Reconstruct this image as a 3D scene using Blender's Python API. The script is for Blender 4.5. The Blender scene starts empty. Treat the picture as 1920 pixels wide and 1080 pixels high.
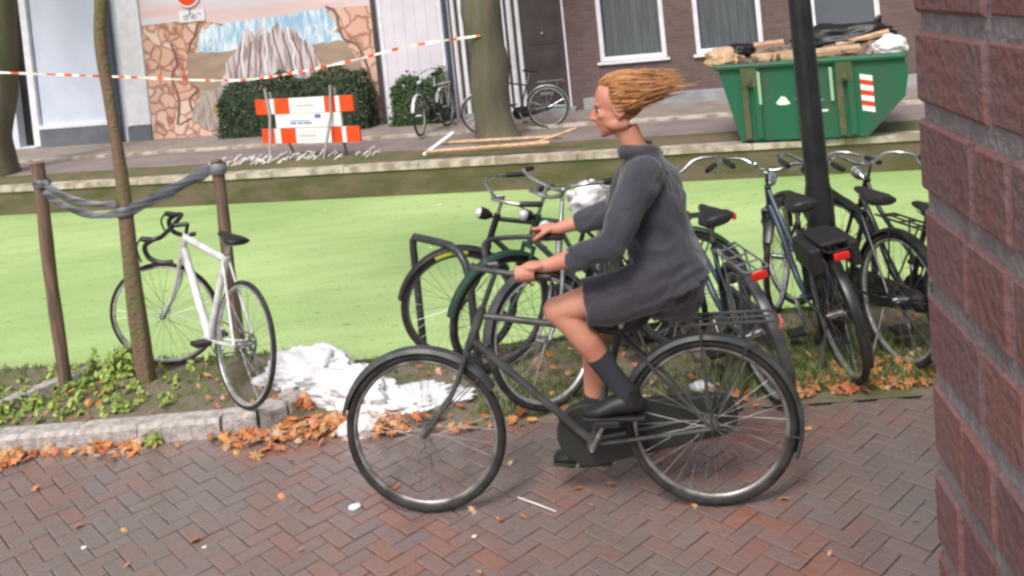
import bpy, math, random
from mathutils import Matrix, Vector, noise
R = math.radians
random.seed(7)
S = bpy.context.scene
C = S.collection

# ------------------------------------------------------------------ camera
W, F = 1920.0, 1700.0
PITCH, ROLL = R(1.5), R(5.8)
PCY = 4 + F*math.tan(PITCH)                      # principal point row in the photo (the photo is a lower crop)
cam_d = bpy.data.cameras.new('camera'); cam = bpy.data.objects.new('camera', cam_d); C.objects.link(cam)
cam_d.sensor_width = 36; cam_d.lens = 36*F/W
cam_d.shift_y = -(540-PCY)/W
cam_d.clip_start = 0.05; cam_d.clip_end = 2000
cam.matrix_world = Matrix.Translation((0, 0, 2.14)) @ Matrix.Rotation(math.pi/2-PITCH, 4, 'X') @ Matrix.Rotation(-ROLL, 4, 'Z')
S.camera = cam

# ------------------------------------------------------------------ light: bright overcast day
w = bpy.data.worlds.new('World'); S.world = w; w.use_nodes = True
nt = w.node_tree; bg = nt.nodes['Background']
sky = nt.nodes.new('ShaderNodeTexSky'); sky.sky_type = 'NISHITA'; sky.sun_disc = False
SUN_EL, SUN_AZ = R(52), R(200)                   # azimuth measured clockwise from +Y
sky.sun_elevation = SUN_EL; sky.sun_rotation = SUN_AZ
sky.air_density = 1.0; sky.dust_density = 6.0; sky.ozone_density = 1.0
hs = nt.nodes.new('ShaderNodeHueSaturation'); hs.inputs['Saturation'].default_value = 0.35
nt.links.new(sky.outputs[0], hs.inputs['Color']); nt.links.new(hs.outputs[0], bg.inputs['Color'])
bg.inputs['Strength'].default_value = 0.13
sun_d = bpy.data.lights.new('sun', 'SUN'); sun_d.energy = 1.4; sun_d.angle = R(14); sun_d.color = (1, .97, .93)
sun = bpy.data.objects.new('sun', sun_d); C.objects.link(sun)
sv = Vector((math.sin(SUN_AZ)*math.cos(SUN_EL), math.cos(SUN_AZ)*math.cos(SUN_EL), math.sin(SUN_EL)))
sun.rotation_euler = sv.to_track_quat('Z', 'Y').to_euler()
S.view_settings.view_transform = 'Standard'; S.view_settings.look = 'None'
S.view_settings.exposure = 0.32; S.view_settings.gamma = 1
S.view_settings.use_curve_mapping = False
S.cycles.pixel_filter_type = 'BLACKMAN_HARRIS'; S.cycles.filter_width = 2.7
S.cycles.max_bounces = 6

# ------------------------------------------------------------------ materials
def mat(name, col, rough=.6, metal=0., col2=None, scale=8., detail=5., bump=0., bscale=60., lo=.4, hi=.6, island=None, spec=.5, alpha=None, coord='Object', sheen=0., rvar=0., stretch=None, trans=0.):
    m = bpy.data.materials.new(name); m.use_nodes = True
    t = m.node_tree; N = t.nodes; L = t.links; b = N['Principled BSDF']
    b.inputs['Roughness'].default_value = rough; b.inputs['Metallic'].default_value = metal
    b.inputs['Specular IOR Level'].default_value = spec
    tc = N.new('ShaderNodeTexCoord'); src = tc.outputs[coord]
    if stretch:
        mp = N.new('ShaderNodeMapping'); mp.inputs['Scale'].default_value = stretch
        L.new(src, mp.inputs['Vector']); src = mp.outputs[0]
    out = None
    if island:
        g = N.new('ShaderNodeNewGeometry'); cr = N.new('ShaderNodeValToRGB')
        L.new(g.outputs['Random Per Island'], cr.inputs[0])
        cr.color_ramp.interpolation = 'LINEAR'
        e = cr.color_ramp.elements
        while len(e) < len(island): e.new(.5)
        for i, c in enumerate(island):
            e[i].position = i/(len(island)-1); e[i].color = (*c, 1)
        out = cr.outputs[0]
    if col2 is not None:
        n = N.new('ShaderNodeTexNoise'); n.inputs['Scale'].default_value = scale; n.inputs['Detail'].default_value = detail
        L.new(src, n.inputs['Vector'])
        cr2 = N.new('ShaderNodeValToRGB'); cr2.color_ramp.elements[0].position = lo; cr2.color_ramp.elements[1].position = hi
        cr2.color_ramp.elements[0].color = (0, 0, 0, 1); cr2.color_ramp.elements[1].color = (1, 1, 1, 1)
        L.new(n.outputs[0], cr2.inputs[0])
        mx = N.new('ShaderNodeMix'); mx.data_type = 'RGBA'
        L.new(cr2.outputs[0], mx.inputs[0])
        if out is None: mx.inputs[6].default_value = (*col, 1)
        else: L.new(out, mx.inputs[6])
        mx.inputs[7].default_value = (*col2, 1)
        out = mx.outputs[2]
    if out is None: b.inputs['Base Color'].default_value = (*col, 1)
    else: L.new(out, b.inputs['Base Color'])
    if rvar:
        n = N.new('ShaderNodeTexNoise'); n.inputs['Scale'].default_value = 1.7; n.inputs['Detail'].default_value = 4
        L.new(src, n.inputs['Vector'])
        mr = N.new('ShaderNodeMapRange'); mr.inputs[1].default_value = .35; mr.inputs[2].default_value = .65
        mr.inputs[3].default_value = rough-rvar; mr.inputs[4].default_value = rough+rvar
        L.new(n.outputs[0], mr.inputs[0]); L.new(mr.outputs[0], b.inputs['Roughness'])
    if bump:
        n = N.new('ShaderNodeTexNoise'); n.inputs['Scale'].default_value = bscale; n.inputs['Detail'].default_value = 6
        L.new(src, n.inputs['Vector'])
        bp = N.new('ShaderNodeBump'); bp.inputs['Strength'].default_value = min(1, bump); bp.inputs['Distance'].default_value = .02
        L.new(n.outputs[0], bp.inputs['Height']); L.new(bp.outputs[0], b.inputs['Normal'])
    if alpha is not None: b.inputs['Alpha'].default_value = alpha
    if trans: b.inputs['Transmission Weight'].default_value = trans
    if sheen: b.inputs['Sheen Weight'].default_value = sheen
    return m

def wet(m, w_=.7, rg=.12):
    b = m.node_tree.nodes['Principled BSDF']; b.inputs['Coat Weight'].default_value = w_; b.inputs['Coat Roughness'].default_value = rg
def brick_mat(name, c1, c2, mortar, bw=.22, bh=.065, rough=.85, ms=.012):
    m = bpy.data.materials.new(name); m.use_nodes = True
    t = m.node_tree; N = t.nodes; L = t.links; b = N['Principled BSDF']; b.inputs['Roughness'].default_value = rough
    tc = N.new('ShaderNodeTexCoord'); sp = N.new('ShaderNodeSeparateXYZ'); cb = N.new('ShaderNodeCombineXYZ')
    ad = N.new('ShaderNodeMath'); L.new(tc.outputs['Object'], sp.inputs[0])
    L.new(sp.outputs[0], ad.inputs[0]); L.new(sp.outputs[1], ad.inputs[1])
    L.new(ad.outputs[0], cb.inputs[0]); L.new(sp.outputs[2], cb.inputs[1])
    br = N.new('ShaderNodeTexBrick'); L.new(cb.outputs[0], br.inputs['Vector'])
    br.inputs['Scale'].default_value = 1; br.inputs['Brick Width'].default_value = bw; br.inputs['Row Height'].default_value = bh
    br.inputs['Mortar Size'].default_value = ms/2; br.inputs['Color1'].default_value = (*c1, 1); br.inputs['Color2'].default_value = (*c2, 1)
    br.inputs['Mortar'].default_value = (*mortar, 1)
    n = N.new('ShaderNodeTexNoise'); n.inputs['Scale'].default_value = 3; n.inputs['Detail'].default_value = 8; L.new(tc.outputs['Object'], n.inputs['Vector'])
    mr = N.new('ShaderNodeMapRange'); mr.inputs[3].default_value = .65; mr.inputs[4].default_value = 1.25; L.new(n.outputs[0], mr.inputs[0])
    mx = N.new('ShaderNodeMix'); mx.data_type = 'RGBA'; mx.blend_type = 'MULTIPLY'; mx.inputs[0].default_value = 1
    L.new(br.outputs[0], mx.inputs[6]); L.new(mr.outputs[0], mx.inputs[7]); L.new(mx.outputs[2], b.inputs['Base Color'])
    bp = N.new('ShaderNodeBump'); bp.inputs['Strength'].default_value = .5; bp.inputs['Distance'].default_value = .01; bp.invert = True
    L.new(br.outputs['Fac'], bp.inputs['Height']); L.new(bp.outputs[0], b.inputs['Normal'])
    return m

M = {}
M['black'] = mat('black_paint', (.012, .012, .014), .35, bump=.05, col2=(.03, .028, .026), scale=9)
M['rubber'] = mat('tyre_rubber', (.014, .014, .014), .75, col2=(.035, .032, .03), scale=14, bump=.15, bscale=200)
M['chrome'] = mat('bright_steel', (.62, .62, .64), .25, 1., col2=(.4, .39, .38), scale=30)
M['silver'] = mat('silver_paint', (.3, .31, .32), .4, .5, col2=(.2, .2, .2), scale=20)
M['alu'] = mat('rim_aluminium', (.72, .72, .72), .35, .7, col2=(.5, .49, .47), scale=40)
M['case_dark'] = mat('dark_chain_case_vinyl', (.022, .025, .022), .55)
M['rim_dull'] = mat('tarnished_rim', (.34, .33, .32), .45, .6, col2=(.15, .13, .12), scale=12)
M['white'] = mat('white_paint', (.72, .72, .74), .35, col2=(.55, .54, .53), scale=14)
M['saddle'] = mat('saddle_vinyl', (.02, .018, .018), .5, bump=.1)
M['darkgrey'] = mat('dark_grey_paint', (.06, .062, .066), .4, .3, col2=(.1, .1, .1), scale=12)
M['darkgreen'] = mat('dark_green_paint', (.02, .05, .035), .4)
M['navy'] = mat('blue_grey_paint', (.07, .09, .12), .35, .4)
M['red'] = mat('red_reflector', (.6, .02, .015), .2)
M['lampglass'] = mat('lamp_lens', (.7, .72, .72), .1, .3)
M['yellowgreen'] = mat('yellow_green_plastic', (.55, .6, .08), .4)
M['pink'] = mat('pink_red_plastic', (.5, .14, .14), .35)
M['wood'] = mat('weathered_stake_wood', (.24, .15, .1), .85, col2=(.13, .09, .065), scale=6, stretch=(6, 6, .6), bump=.4, bscale=40)
M['bark'] = mat('young_tree_bark', (.2, .125, .085), .9, col2=(.15, .15, .06), scale=7, bump=.7, bscale=40, lo=.45, hi=.6)
M['oldbark'] = mat('old_tree_bark', (.15, .12, .095), .95, col2=(.11, .115, .065), scale=4, stretch=(3, 3, .5), bump=1, bscale=18)
M['strap'] = mat('rubber_strap', (.07, .07, .075), .4, col2=(.22, .23, .25), scale=5, stretch=(1, 1, 8))
M['granite'] = mat('kerb_granite', (.52, .47, .45), .8, col2=(.33, .3, .28), scale=25, detail=8, bump=.5, bscale=70)
M['soil'] = mat('bare_soil', (.2, .16, .12), .95, col2=(.13, .13, .06), scale=3.2, detail=9, bump=1, bscale=30, lo=.42, hi=.62)
M['paver'] = mat('clinker_paver', (.2, .2, .2), .28, island=[(.21, .14, .125), (.235, .155, .14), (.29, .135, .10), (.22, .13, .115), (.2, .155, .15), (.27, .14, .11), (.235, .155, .14)], col2=(.205, .17, .155), scale=.9, detail=8, bump=.35, bscale=40, rvar=.14, lo=.42, hi=.62)
wet(M['paver'], .8, .14)
M['joint'] = mat('joint_sand', (.21, .165, .145), .9, col2=(.18, .15, .12), scale=10)
M['brickwall'] = brick_mat('brown_brick', (.13, .085, .08), (.17, .108, .1), (.15, .125, .12))
M['whitewall'] = mat('pale_render', (.68, .7, .78), .75, col2=(.6, .62, .7), scale=1.5, bump=.08)
M['greywall'] = mat('grey_painted_base', (.15, .165, .19), .7, col2=(.12, .13, .15), scale=3)
M['frame_white'] = mat('white_window_paint', (.84, .83, .88), .4, col2=(.76, .75, .8), scale=5)
M['door'] = mat('dark_brown_door_paint', (.085, .068, .068), .4, col2=(.065, .052, .054), scale=3)
M['glass'] = mat('window_glass', (.08, .09, .1), .06, 0, spec=.9, alpha=.35)
M['curtain'] = mat('net_curtain', (.62, .66, .68), .9, col2=(.33, .37, .39), scale=4, stretch=(9, 1, .25), lo=.38, hi=.62)
M['blind'] = mat('grey_blind', (.42, .47, .53), .8)
M['farpave'] = mat('far_brick_road', (.21, .165, .165), .7, col2=(.27, .22, .2), scale=1.4, detail=9, bump=.4, bscale=25)
M['slab'] = mat('pavement_slabs', (.3, .255, .225), .8, col2=(.24, .2, .17), scale=2.5, detail=8)
M['quaystone'] = mat('mossy_quay_wall', (.15, .115, .075), .9, col2=(.09, .09, .035), scale=2.2, stretch=(1, 1, 3), detail=8, bump=.8, bscale=20)
M['coping'] = mat('quay_coping_stone', (.55, .48, .42), .85, col2=(.3, .24, .18), scale=5, detail=8, bump=.3)
M['leafsoil'] = mat('quay_grass_strip', (.16, .12, .075), .95, col2=(.1, .11, .04), scale=2.5, detail=9, bump=1, bscale=25)
M['plastic'] = mat('white_plastic_sheet', (.82, .82, .84), .45, col2=(.74, .73, .74), scale=6, bump=.2, bscale=18)
M['skin'] = mat('skin', (.6, .28, .19), .6, col2=(.5, .19, .13), scale=5, bump=.12, bscale=60, lo=.4, hi=.65)
M['shirt'] = mat('charcoal_knit', (.038, .038, .052), .95, col2=(.054, .052, .068), scale=7, bump=.35, bscale=26, sheen=.3)
M['skirt'] = mat('dark_grey_cloth', (.036, .033, .044), .95, col2=(.052, .048, .06), scale=6, bump=.35, bscale=22, sheen=.3)
M['sock'] = mat('dark_sock', (.035, .037, .048), .95)
M['shoe'] = mat('black_shoe', (.015, .014, .014), .5)
M['hair'] = mat('strawberry_blond_hair', (.5, .22, .07), .5, island=[(.34, .13, .045), (.5, .24, .09), (.4, .17, .06), (.58, .32, .14)])
M['eye'] = mat('eye_white', (.42, .4, .38), .2)
M['iris'] = mat('iris', (.03, .04, .05), .2)
M['lips'] = mat('lips', (.5, .17, .14), .5)
M['green_skip'] = mat('green_skip_paint', (.008, .105, .055), .55, col2=(.045, .075, .045), scale=2.4, detail=10, bump=.25, bscale=20, lo=.45, hi=.75, stretch=(1, 1, .5))
M['skip_dark'] = mat('grimy_skip_rib', (.05, .085, .035), .7, col2=(.11, .09, .05), scale=6)
M['label_white'] = mat('white_lettering', (.75, .78, .76), .6)
M['refl_white'] = mat('reflective_white', (.85, .85, .85), .3)
M['refl_red'] = mat('reflective_red', (.62, .05, .02), .35)
M['orange'] = mat('signal_orange_red', (.85, .085, .012), .4, col2=(.78, .065, .012), scale=9)
M['post'] = mat('barrier_post_metal', (.36, .33, .33), .55, .3)
M['scrape'] = mat('pale_green_scrape', (.3, .48, .32), .7)
M['timber'] = mat('raw_timber', (.62, .42, .27), .8, col2=(.45, .28, .17), scale=6, stretch=(1, 5, 5))
M['rubble'] = mat('builders_rubble', (.42, .32, .24), .95, col2=(.16, .1, .08), scale=5, detail=8, bump=1, island=[(.3, .21, .15), (.12, .08, .055), (.42, .33, .26), (.07, .055, .045), (.26, .13, .08)])
M['blacksack'] = mat('black_plastic', (.012, .012, .013), .35, bump=.3)
M['blackpost'] = mat('black_lamp_post_paint', (.008, .009, .011), .4, col2=(.02, .02, .022), scale=6)
M['rack'] = mat('black_coated_steel', (.03, .032, .035), .4, col2=(.06, .06, .06), scale=12)
M['tapewhite'] = mat('tape_white', (.85, .82, .78), .5)
M['taperd'] = mat('tape_red', (.8, .09, .02), .5)
M['pipe_grey'] = mat('blue_grey_pipe', (.06, .08, .13), .4)
M['granitewhite'] = mat('pale_stone', (.34, .35, .36), .85, col2=(.26, .27, .28), scale=4, bump=.2)

def leafmat(name, cols, rough=.6):
    return mat(name, (1, 1, 1), rough, island=cols)
M['leaves'] = leafmat('autumn_leaves', [(.5, .13, .035), (.6, .24, .08), (.36, .1, .035), (.66, .36, .12), (.22, .1, .05), (.6, .42, .26), (.56, .18, .07), (.3, .16, .08)])
M['weeds'] = leafmat('weed_leaves', [(.16, .26, .04), (.3, .42, .07), (.09, .15, .03), (.4, .5, .12), (.2, .2, .06)])
M['grass'] = leafmat('grass_blades', [(.05, .1, .02), (.09, .16, .035), (.14, .2, .05), (.2, .19, .08), (.05, .08, .02)])
M['hedge'] = leafmat('hedge_leaves', [(.03, .055, .03), (.05, .08, .035), (.035, .065, .03), (.07, .09, .045)])
M['bush'] = leafmat('bush_leaves', [(.04, .09, .03), (.07, .14, .04), (.03, .06, .02), (.11, .17, .06)])
M['crown'] = leafmat('tree_leaves', [(.05, .09, .02), (.08, .12, .03), (.12, .13, .03), (.25, .16, .04)])

# duckweed
def duck():
    m = bpy.data.materials.new('duckweed_water'); m.use_nodes = True
    t = m.node_tree; N = t.nodes; L = t.links; b = N['Principled BSDF']; b.inputs['Roughness'].default_value = .6
    b.inputs['Specular IOR Level'].default_value = .3
    tc = N.new('ShaderNodeTexCoord')
    def nz(s, d, sx=(1, 1, 1)):
        mp = N.new('ShaderNodeMapping'); mp.inputs['Scale'].default_value = sx; L.new(tc.outputs['Object'], mp.inputs[0])
        n = N.new('ShaderNodeTexNoise'); n.inputs['Scale'].default_value = s; n.inputs['Detail'].default_value = d; L.new(mp.outputs[0], n.inputs['Vector']); return n
    a = nz(.35, 5, (1, 1.6, 1)); c = nz(45, 3)
    r1 = N.new('ShaderNodeValToRGB'); L.new(a.outputs[0], r1.inputs[0])
    e = r1.color_ramp.elements; e[0].position = .36; e[0].color = (.32, .47, .175, 1); e[1].position = .64; e[1].color = (.44, .585, .24, 1)
    r2 = N.new('ShaderNodeMapRange'); r2.inputs[1].default_value = .3; r2.inputs[2].default_value = .7; r2.inputs[3].default_value = .86; r2.inputs[4].default_value = 1.14
    L.new(c.outputs[0], r2.inputs[0])
    mx = N.new('ShaderNodeMix'); mx.data_type = 'RGBA'; mx.blend_type = 'MULTIPLY'; mx.inputs[0].default_value = 1
    L.new(r1.outputs[0], mx.inputs[6]); L.new(r2.outputs[0], mx.inputs[7])
    g = nz(7, 7, (1, 2.2, 1)); r3 = N.new('ShaderNodeValToRGB'); L.new(g.outputs[0], r3.inputs[0]); q = r3.color_ramp.elements
    q[0].position = .29; q[0].color = (1, 1, 1, 1); q[1].position = .35; q[1].color = (0, 0, 0, 1)
    r5 = N.new('ShaderNodeMapRange'); r5.inputs[1].default_value = .35; r5.inputs[2].default_value = .65; r5.inputs[3].default_value = .93; r5.inputs[4].default_value = 1.04
    g2 = nz(2.2, 6, (.5, 2, 1)); L.new(g2.outputs[0], r5.inputs[0])
    m3 = N.new('ShaderNodeMix'); m3.data_type = 'RGBA'; m3.blend_type = 'MULTIPLY'; m3.inputs[0].default_value = 1; L.new(mx.outputs[2], m3.inputs[6]); L.new(r5.outputs[0], m3.inputs[7])
    m2 = N.new('ShaderNodeMix'); m2.data_type = 'RGBA'; L.new(r3.outputs[0], m2.inputs[0]); L.new(m3.outputs[2], m2.inputs[6]); m2.inputs[7].default_value = (.13, .22, .07, 1); mx = m2
    L.new(mx.outputs[2], b.inputs['Base Color'])
    bp = N.new('ShaderNodeBump'); bp.inputs['Strength'].default_value = .25; bp.inputs['Distance'].default_value = .01
    L.new(c.outputs[0], bp.inputs['Height']); L.new(bp.outputs[0], b.inputs['Normal'])
    return m
M['duck'] = duck()

# mural paints
def mural_rock():
    m = bpy.data.materials.new('mural_cracked_rock_paint'); m.use_nodes = True
    t = m.node_tree; N = t.nodes; L = t.links; b = N['Principled BSDF']; b.inputs['Roughness'].default_value = .7
    tc = N.new('ShaderNodeTexCoord'); n0 = N.new('ShaderNodeTexNoise'); n0.inputs['Scale'].default_value = 2; L.new(tc.outputs['Object'], n0.inputs['Vector'])
    av = N.new('ShaderNodeMixRGB'); av.inputs[0].default_value = .35; L.new(tc.outputs['Object'], av.inputs[1]); L.new(n0.outputs['Color'], av.inputs[2])
    v = N.new('ShaderNodeTexVoronoi'); v.feature = 'DISTANCE_TO_EDGE'; v.inputs['Scale'].default_value = 4.6; L.new(av.outputs[0], v.inputs['Vector'])
    v2 = N.new('ShaderNodeTexVoronoi'); v2.inputs['Scale'].default_value = 4.6; L.new(av.outputs[0], v2.inputs['Vector'])
    cr = N.new('ShaderNodeValToRGB'); L.new(v.outputs[0], cr.inputs[0]); e = cr.color_ramp.elements
    e[0].position = .0; e[0].color = (.48, .3, .25, 1); e[1].position = .11; e[1].color = (1, 1, 1, 1)
    cc = N.new('ShaderNodeValToRGB'); sx = N.new('ShaderNodeSeparateColor'); L.new(v2.outputs['Color'], sx.inputs[0]); L.new(sx.outputs[0], cc.inputs[0])
    q = cc.color_ramp.elements; q[0].color = (.74, .5, .4, 1); q[1].color = (.8, .62, .53, 1); z = q.new(.5); z.color = (.68, .4, .3, 1)
    mx = N.new('ShaderNodeMix'); mx.data_type = 'RGBA'; mx.blend_type = 'MULTIPLY'; mx.inputs[0].default_value = 1
    L.new(cc.outputs[0], mx.inputs[6]); L.new(cr.outputs[0], mx.inputs[7]); L.new(mx.outputs[2], b.inputs['Base Color'])
    return m
M['m_rock'] = mural_rock()
M['m_sky'] = mat('mural_blue', (.32, .52, .72), .7, col2=(.75, .84, .9), scale=3, stretch=(3, 1, .7), lo=.42, hi=.6)
M['m_pink'] = mat('mural_pink_top', (.72, .66, .74), .7, col2=(.75, .52, .5), scale=.9, stretch=(.4, 1, 3), lo=.42, hi=.6)
M['m_brown'] = mat('mural_brown', (.33, .24, .19), .7, col2=(.42, .3, .21), scale=3, stretch=(.6, 1, 2))
M['m_cliff'] = mat('mural_cliff', (.66, .58, .6), .7, col2=(.34, .26, .25), scale=4, stretch=(3, 1, .5), lo=.45, hi=.58)
M['m_dark'] = mat('mural_dark_line', (.2, .12, .1), .7)
M['m_white'] = mat('mural_white', (.8, .82, .86), .7)
M['m_grey'] = mat('mural_grey_root', (.48, .42, .38), .7, col2=(.3, .24, .2), scale=5, stretch=(3, 1, .6))

# ------------------------------------------------------------------ mesh builder
class MB:
    def __init__(s, T=None):
        s.v, s.f, s.mi, s.T, s.cur = [], [], [], T, 0
    def add(s, vs, fs):
        o = len(s.v)
        for p in vs:
            p = Vector(p)
            if s.T is not None: p = s.T @ p
            s.v.append(tuple(p))
        for f in fs:
            s.f.append(tuple(o+i for i in f)); s.mi.append(s.cur)
        return s
    def box(s, x0, x1, y0, y1, z0, z1):
        return s.add([(x0, y0, z0), (x1, y0, z0), (x1, y1, z0), (x0, y1, z0), (x0, y0, z1), (x1, y0, z1), (x1, y1, z1), (x0, y1, z1)],
                     [(0, 3, 2, 1), (4, 5, 6, 7), (0, 1, 5, 4), (1, 2, 6, 5), (2, 3, 7, 6), (3, 0, 4, 7)])
    def tube(s, pts, r, seg=8, closed=False, cap=True, flat=None, up=None):
        pts = [Vector(p) for p in pts]; n = len(pts)
        rs = [r]*n if isinstance(r, (int, float)) else list(r)
        ref = None; vs = []; fs = []
        for i in range(n):
            if closed: d = pts[(i+1) % n]-pts[i-1]
            else: d = pts[min(i+1, n-1)]-pts[max(i-1, 0)]
            d = d.normalized() if d.length > 1e-9 else Vector((0, 0, 1))
            if ref is None:
                ref = Vector(up) if up else (Vector((0, 0, 1)) if abs(d.z) < .9 else Vector((1, 0, 0)))
            a = ref-d*ref.dot(d)
            if a.length < 1e-5: a = d.orthogonal()
            a.normalize(); b = d.cross(a)
            if not up: ref = a
            ra = rs[i]; rb = ra
            if isinstance(ra, tuple): ra, rb = ra
            for k in range(seg):
                t = 2*math.pi*k/seg
                vs.append(pts[i]+a*ra*math.cos(t)+b*rb*math.sin(t))
        m = n if closed else n-1
        for i in range(m):
            for k in range(seg):
                A = i*seg+k; B = i*seg+(k+1) % seg; j = (i+1) % n
                fs.append((A, B, j*seg+(k+1) % seg, j*seg+k))
        if cap and not closed:
            fs.append(tuple(reversed(range(seg)))); fs.append(tuple((n-1)*seg+k for k in range(seg)))
        return s.add(vs, fs)
    def ell(s, c, r, seg=14, rings=9, rot=None):
        c = Vector(c); vs = []; fs = []
        Q = rot if rot is not None else Matrix.Identity(3)
        vs.append(c+Q @ Vector((0, 0, r[2])))
        for i in range(1, rings):
            ph = math.pi*i/rings
            for k in range(seg):
                t = 2*math.pi*k/seg
                vs.append(c+Q @ Vector((r[0]*math.sin(ph)*math.cos(t), r[1]*math.sin(ph)*math.sin(t), r[2]*math.cos(ph))))
        vs.append(c+Q @ Vector((0, 0, -r[2]))); L = len(vs)-1
        for k in range(seg):
            fs.append((0, 1+k, 1+(k+1) % seg))
            fs.append((L, L-seg+(k+1) % seg, L-seg+k))
        for i in range(rings-2):
            for k in range(seg):
                A = 1+i*seg+k; B = 1+i*seg+(k+1) % seg
                fs.append((A, A+seg, B+seg, B))
        return s.add(vs, fs)
    def torus(s, c, Rr, r, a=(1, 0, 0), b=(0, 0, 1), n=48, seg=8, t0=0, t1=2*math.pi, flat=1.):
        c = Vector(c); a = Vector(a).normalized(); b = Vector(b).normalized(); w_ = a.cross(b)
        full = abs(t1-t0-2*math.pi) < 1e-6; m = n if full else n+1
        vs = []; fs = []
        for i in range(m):
            t = t0+(t1-t0)*i/n; d = a*math.cos(t)+b*math.sin(t)
            for k in range(seg):
                q = 2*math.pi*k/seg
                vs.append(c+d*(Rr+r*math.cos(q))+w_*r*flat*math.sin(q))
        for i in range(n):
            j = (i+1) % m
            for k in range(seg): fs.append((i*seg+k, j*seg+k, j*seg+(k+1) % seg, i*seg+(k+1) % seg))
        if not full:
            fs.append(tuple(range(seg))); fs.append(tuple(reversed([(m-1)*seg+k for k in range(seg)])))
        return s.add(vs, fs)
    def prism(s, poly, thick, T=None):
        n = len(poly); T = T or Matrix.Identity(4)                      # polygon in local xz, thickness along y
        vs = [T @ Vector((p[0], -thick/2, p[1])) for p in poly]+[T @ Vector((p[0], thick/2, p[1])) for p in poly]
        fs = [tuple(range(n)), tuple(reversed(range(n, 2*n)))]+[(i, i+n, (i+1) % n+n, (i+1) % n) for i in range(n)]
        return s.add(vs, fs)
    def build(s, name, m, parent=None, smooth=True, bevel=0):
        me = bpy.data.meshes.new(name); me.from_pydata(s.v, [], s.f)
        for x in (m if isinstance(m, (list, tuple)) else [m]): me.materials.append(M[x] if isinstance(x, str) else x)
        if any(s.mi): me.polygons.foreach_set('material_index', s.mi)
        if smooth:
            me.polygons.foreach_set('use_smooth', [True]*len(me.polygons))
            me.set_sharp_from_angle(angle=R(42))
        o = bpy.data.objects.new(name, me); C.objects.link(o)
        if parent: o.parent = parent
        if bevel:
            b = o.modifiers.new('bevel', 'BEVEL'); b.width = bevel; b.segments = 2; b.limit_method = 'ANGLE'
        return o

def tag(o, label=None, cat=None, group=None, kind=None):
    if label: o['label'] = label
    if cat: o['category'] = cat
    if group: o['group'] = group
    if kind: o['kind'] = kind
    return o
def empty(name, loc=(0, 0, 0), rot=(0, 0, 0), label=None, cat=None, group=None):
    o = bpy.data.objects.new(name, None); C.objects.link(o); o.location = loc; o.rotation_euler = rot; o.empty_display_size = .2
    return tag(o, label, cat, group)
def curve_pts(P, n=8):
    P = [Vector(p) for p in P]; out = []
    for i in range(len(P)-1):
        p0 = P[max(i-1, 0)]; p1 = P[i]; p2 = P[i+1]; p3 = P[min(i+2, len(P)-1)]
        for k in range(n):
            t = k/n
            out.append(.5*((2*p1)+(p2-p0)*t+(2*p0-5*p1+4*p2-p3)*t*t+(3*p1-p0-3*p2+p3)*t**3))
    out.append(P[-1]); return out
def sheet(name, poly, z, m, thick=0):
    mb = MB(); n = len(poly)
    if thick:
        mb.add([(x, y, z) for x, y in poly]+[(x, y, z-thick) for x, y in poly],
               [tuple(range(n))]+[(i, i+n, (i+1) % n+n, (i+1) % n) for i in range(n)])
    else: mb.add([(x, y, z) for x, y in poly], [tuple(range(n))])
    return tag(mb.build(name, m, smooth=False), kind='structure')

# ================================================================== SETTING
BANK = [(-40, 10.0), (-12, 6.85), (-3.55, 5.87), (-.89, 5.57), (.2, 5.64), (1.15, 5.78), (2.3, 5.66), (12, 4.7), (40, 2.0)]
sheet('ground', [(-300, -300), (300, -300), (300, -24)]+[(x, y-.05) for x, y in reversed(BANK)]+[(-300, 34)], -.016, 'joint')
def far_y(x): return 12.28-.25*x
QUAY = [(-300, far_y(-300)), (300, far_y(300))]
mb = MB(); n = 60
sheet('canal_water', [(-300, -60), (300, -60), (300, far_y(300)+1), (-300, far_y(-300)+1)], -.42, 'duck')
sheet('far_street', [(-300, far_y(-300)+.1), (300, far_y(300)+.1), (300, 400), (-300, 400)], -.004, 'farpave')
# near bank retaining wall
mb = MB()
for (x0, y0), (x1, y1) in zip(BANK, BANK[1:]):
    mb.add([(x0, y0, .02), (x1, y1, .02), (x1, y1+.05, -.7), (x0, y0+.05, -.7)], [(0, 1, 2, 3)])
tag(mb.build('canal_bank', 'quaystone', smooth=False), kind='structure')
# soil strip, gently uneven
mb = MB()
def soil_front(x):
    if x < -1.5: return 4.86-.05*(x+1.5)
    if x < -.9: return 4.86-(x+1.5)*.45
    return 4.59-.06*(x+.9)
def bank_y(x):
    for (x0, y0), (x1, y1) in zip(BANK, BANK[1:]):
        if x0 <= x <= x1: return y0+(y1-y0)*(x-x0)/(x1-x0)
def soil_z(x, y):
    k = max(0, min(1, (-1.35-x)/.25)); base = .018+.072*k
    f = soil_front(x); b = bank_y(x); d = min((y-f)/.12, (b-y)/.12, 1)
    return base*(1 if k > .5 else max(.05, d)) + .018*noise.noise((x*2.2, y*2.2, 0))*max(0, d)+.008*noise.noise((x*9, y*9, 3))*max(0, d)
xs = [-14+i*.4 for i in range(24)]+[-4.4+i*.06 for i in range(120)]+[2.8+i*.4 for i in range(24)]
ny = 22; vs = []; fs = []
for x in xs:
    f = soil_front(x); b = bank_y(x)+.01
    for j in range(ny+1):
        y = f+(b-f)*j/ny; vs.append((x, y, soil_z(x, y)))
for i in range(len(xs)-1):
    for j in range(ny):
        A = i*(ny+1)+j; fs.append((A, A+ny+1, A+ny+2, A+1))
mb.add(vs, fs); tag(mb.build('soil_verge', 'soil'), kind='structure')
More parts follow.
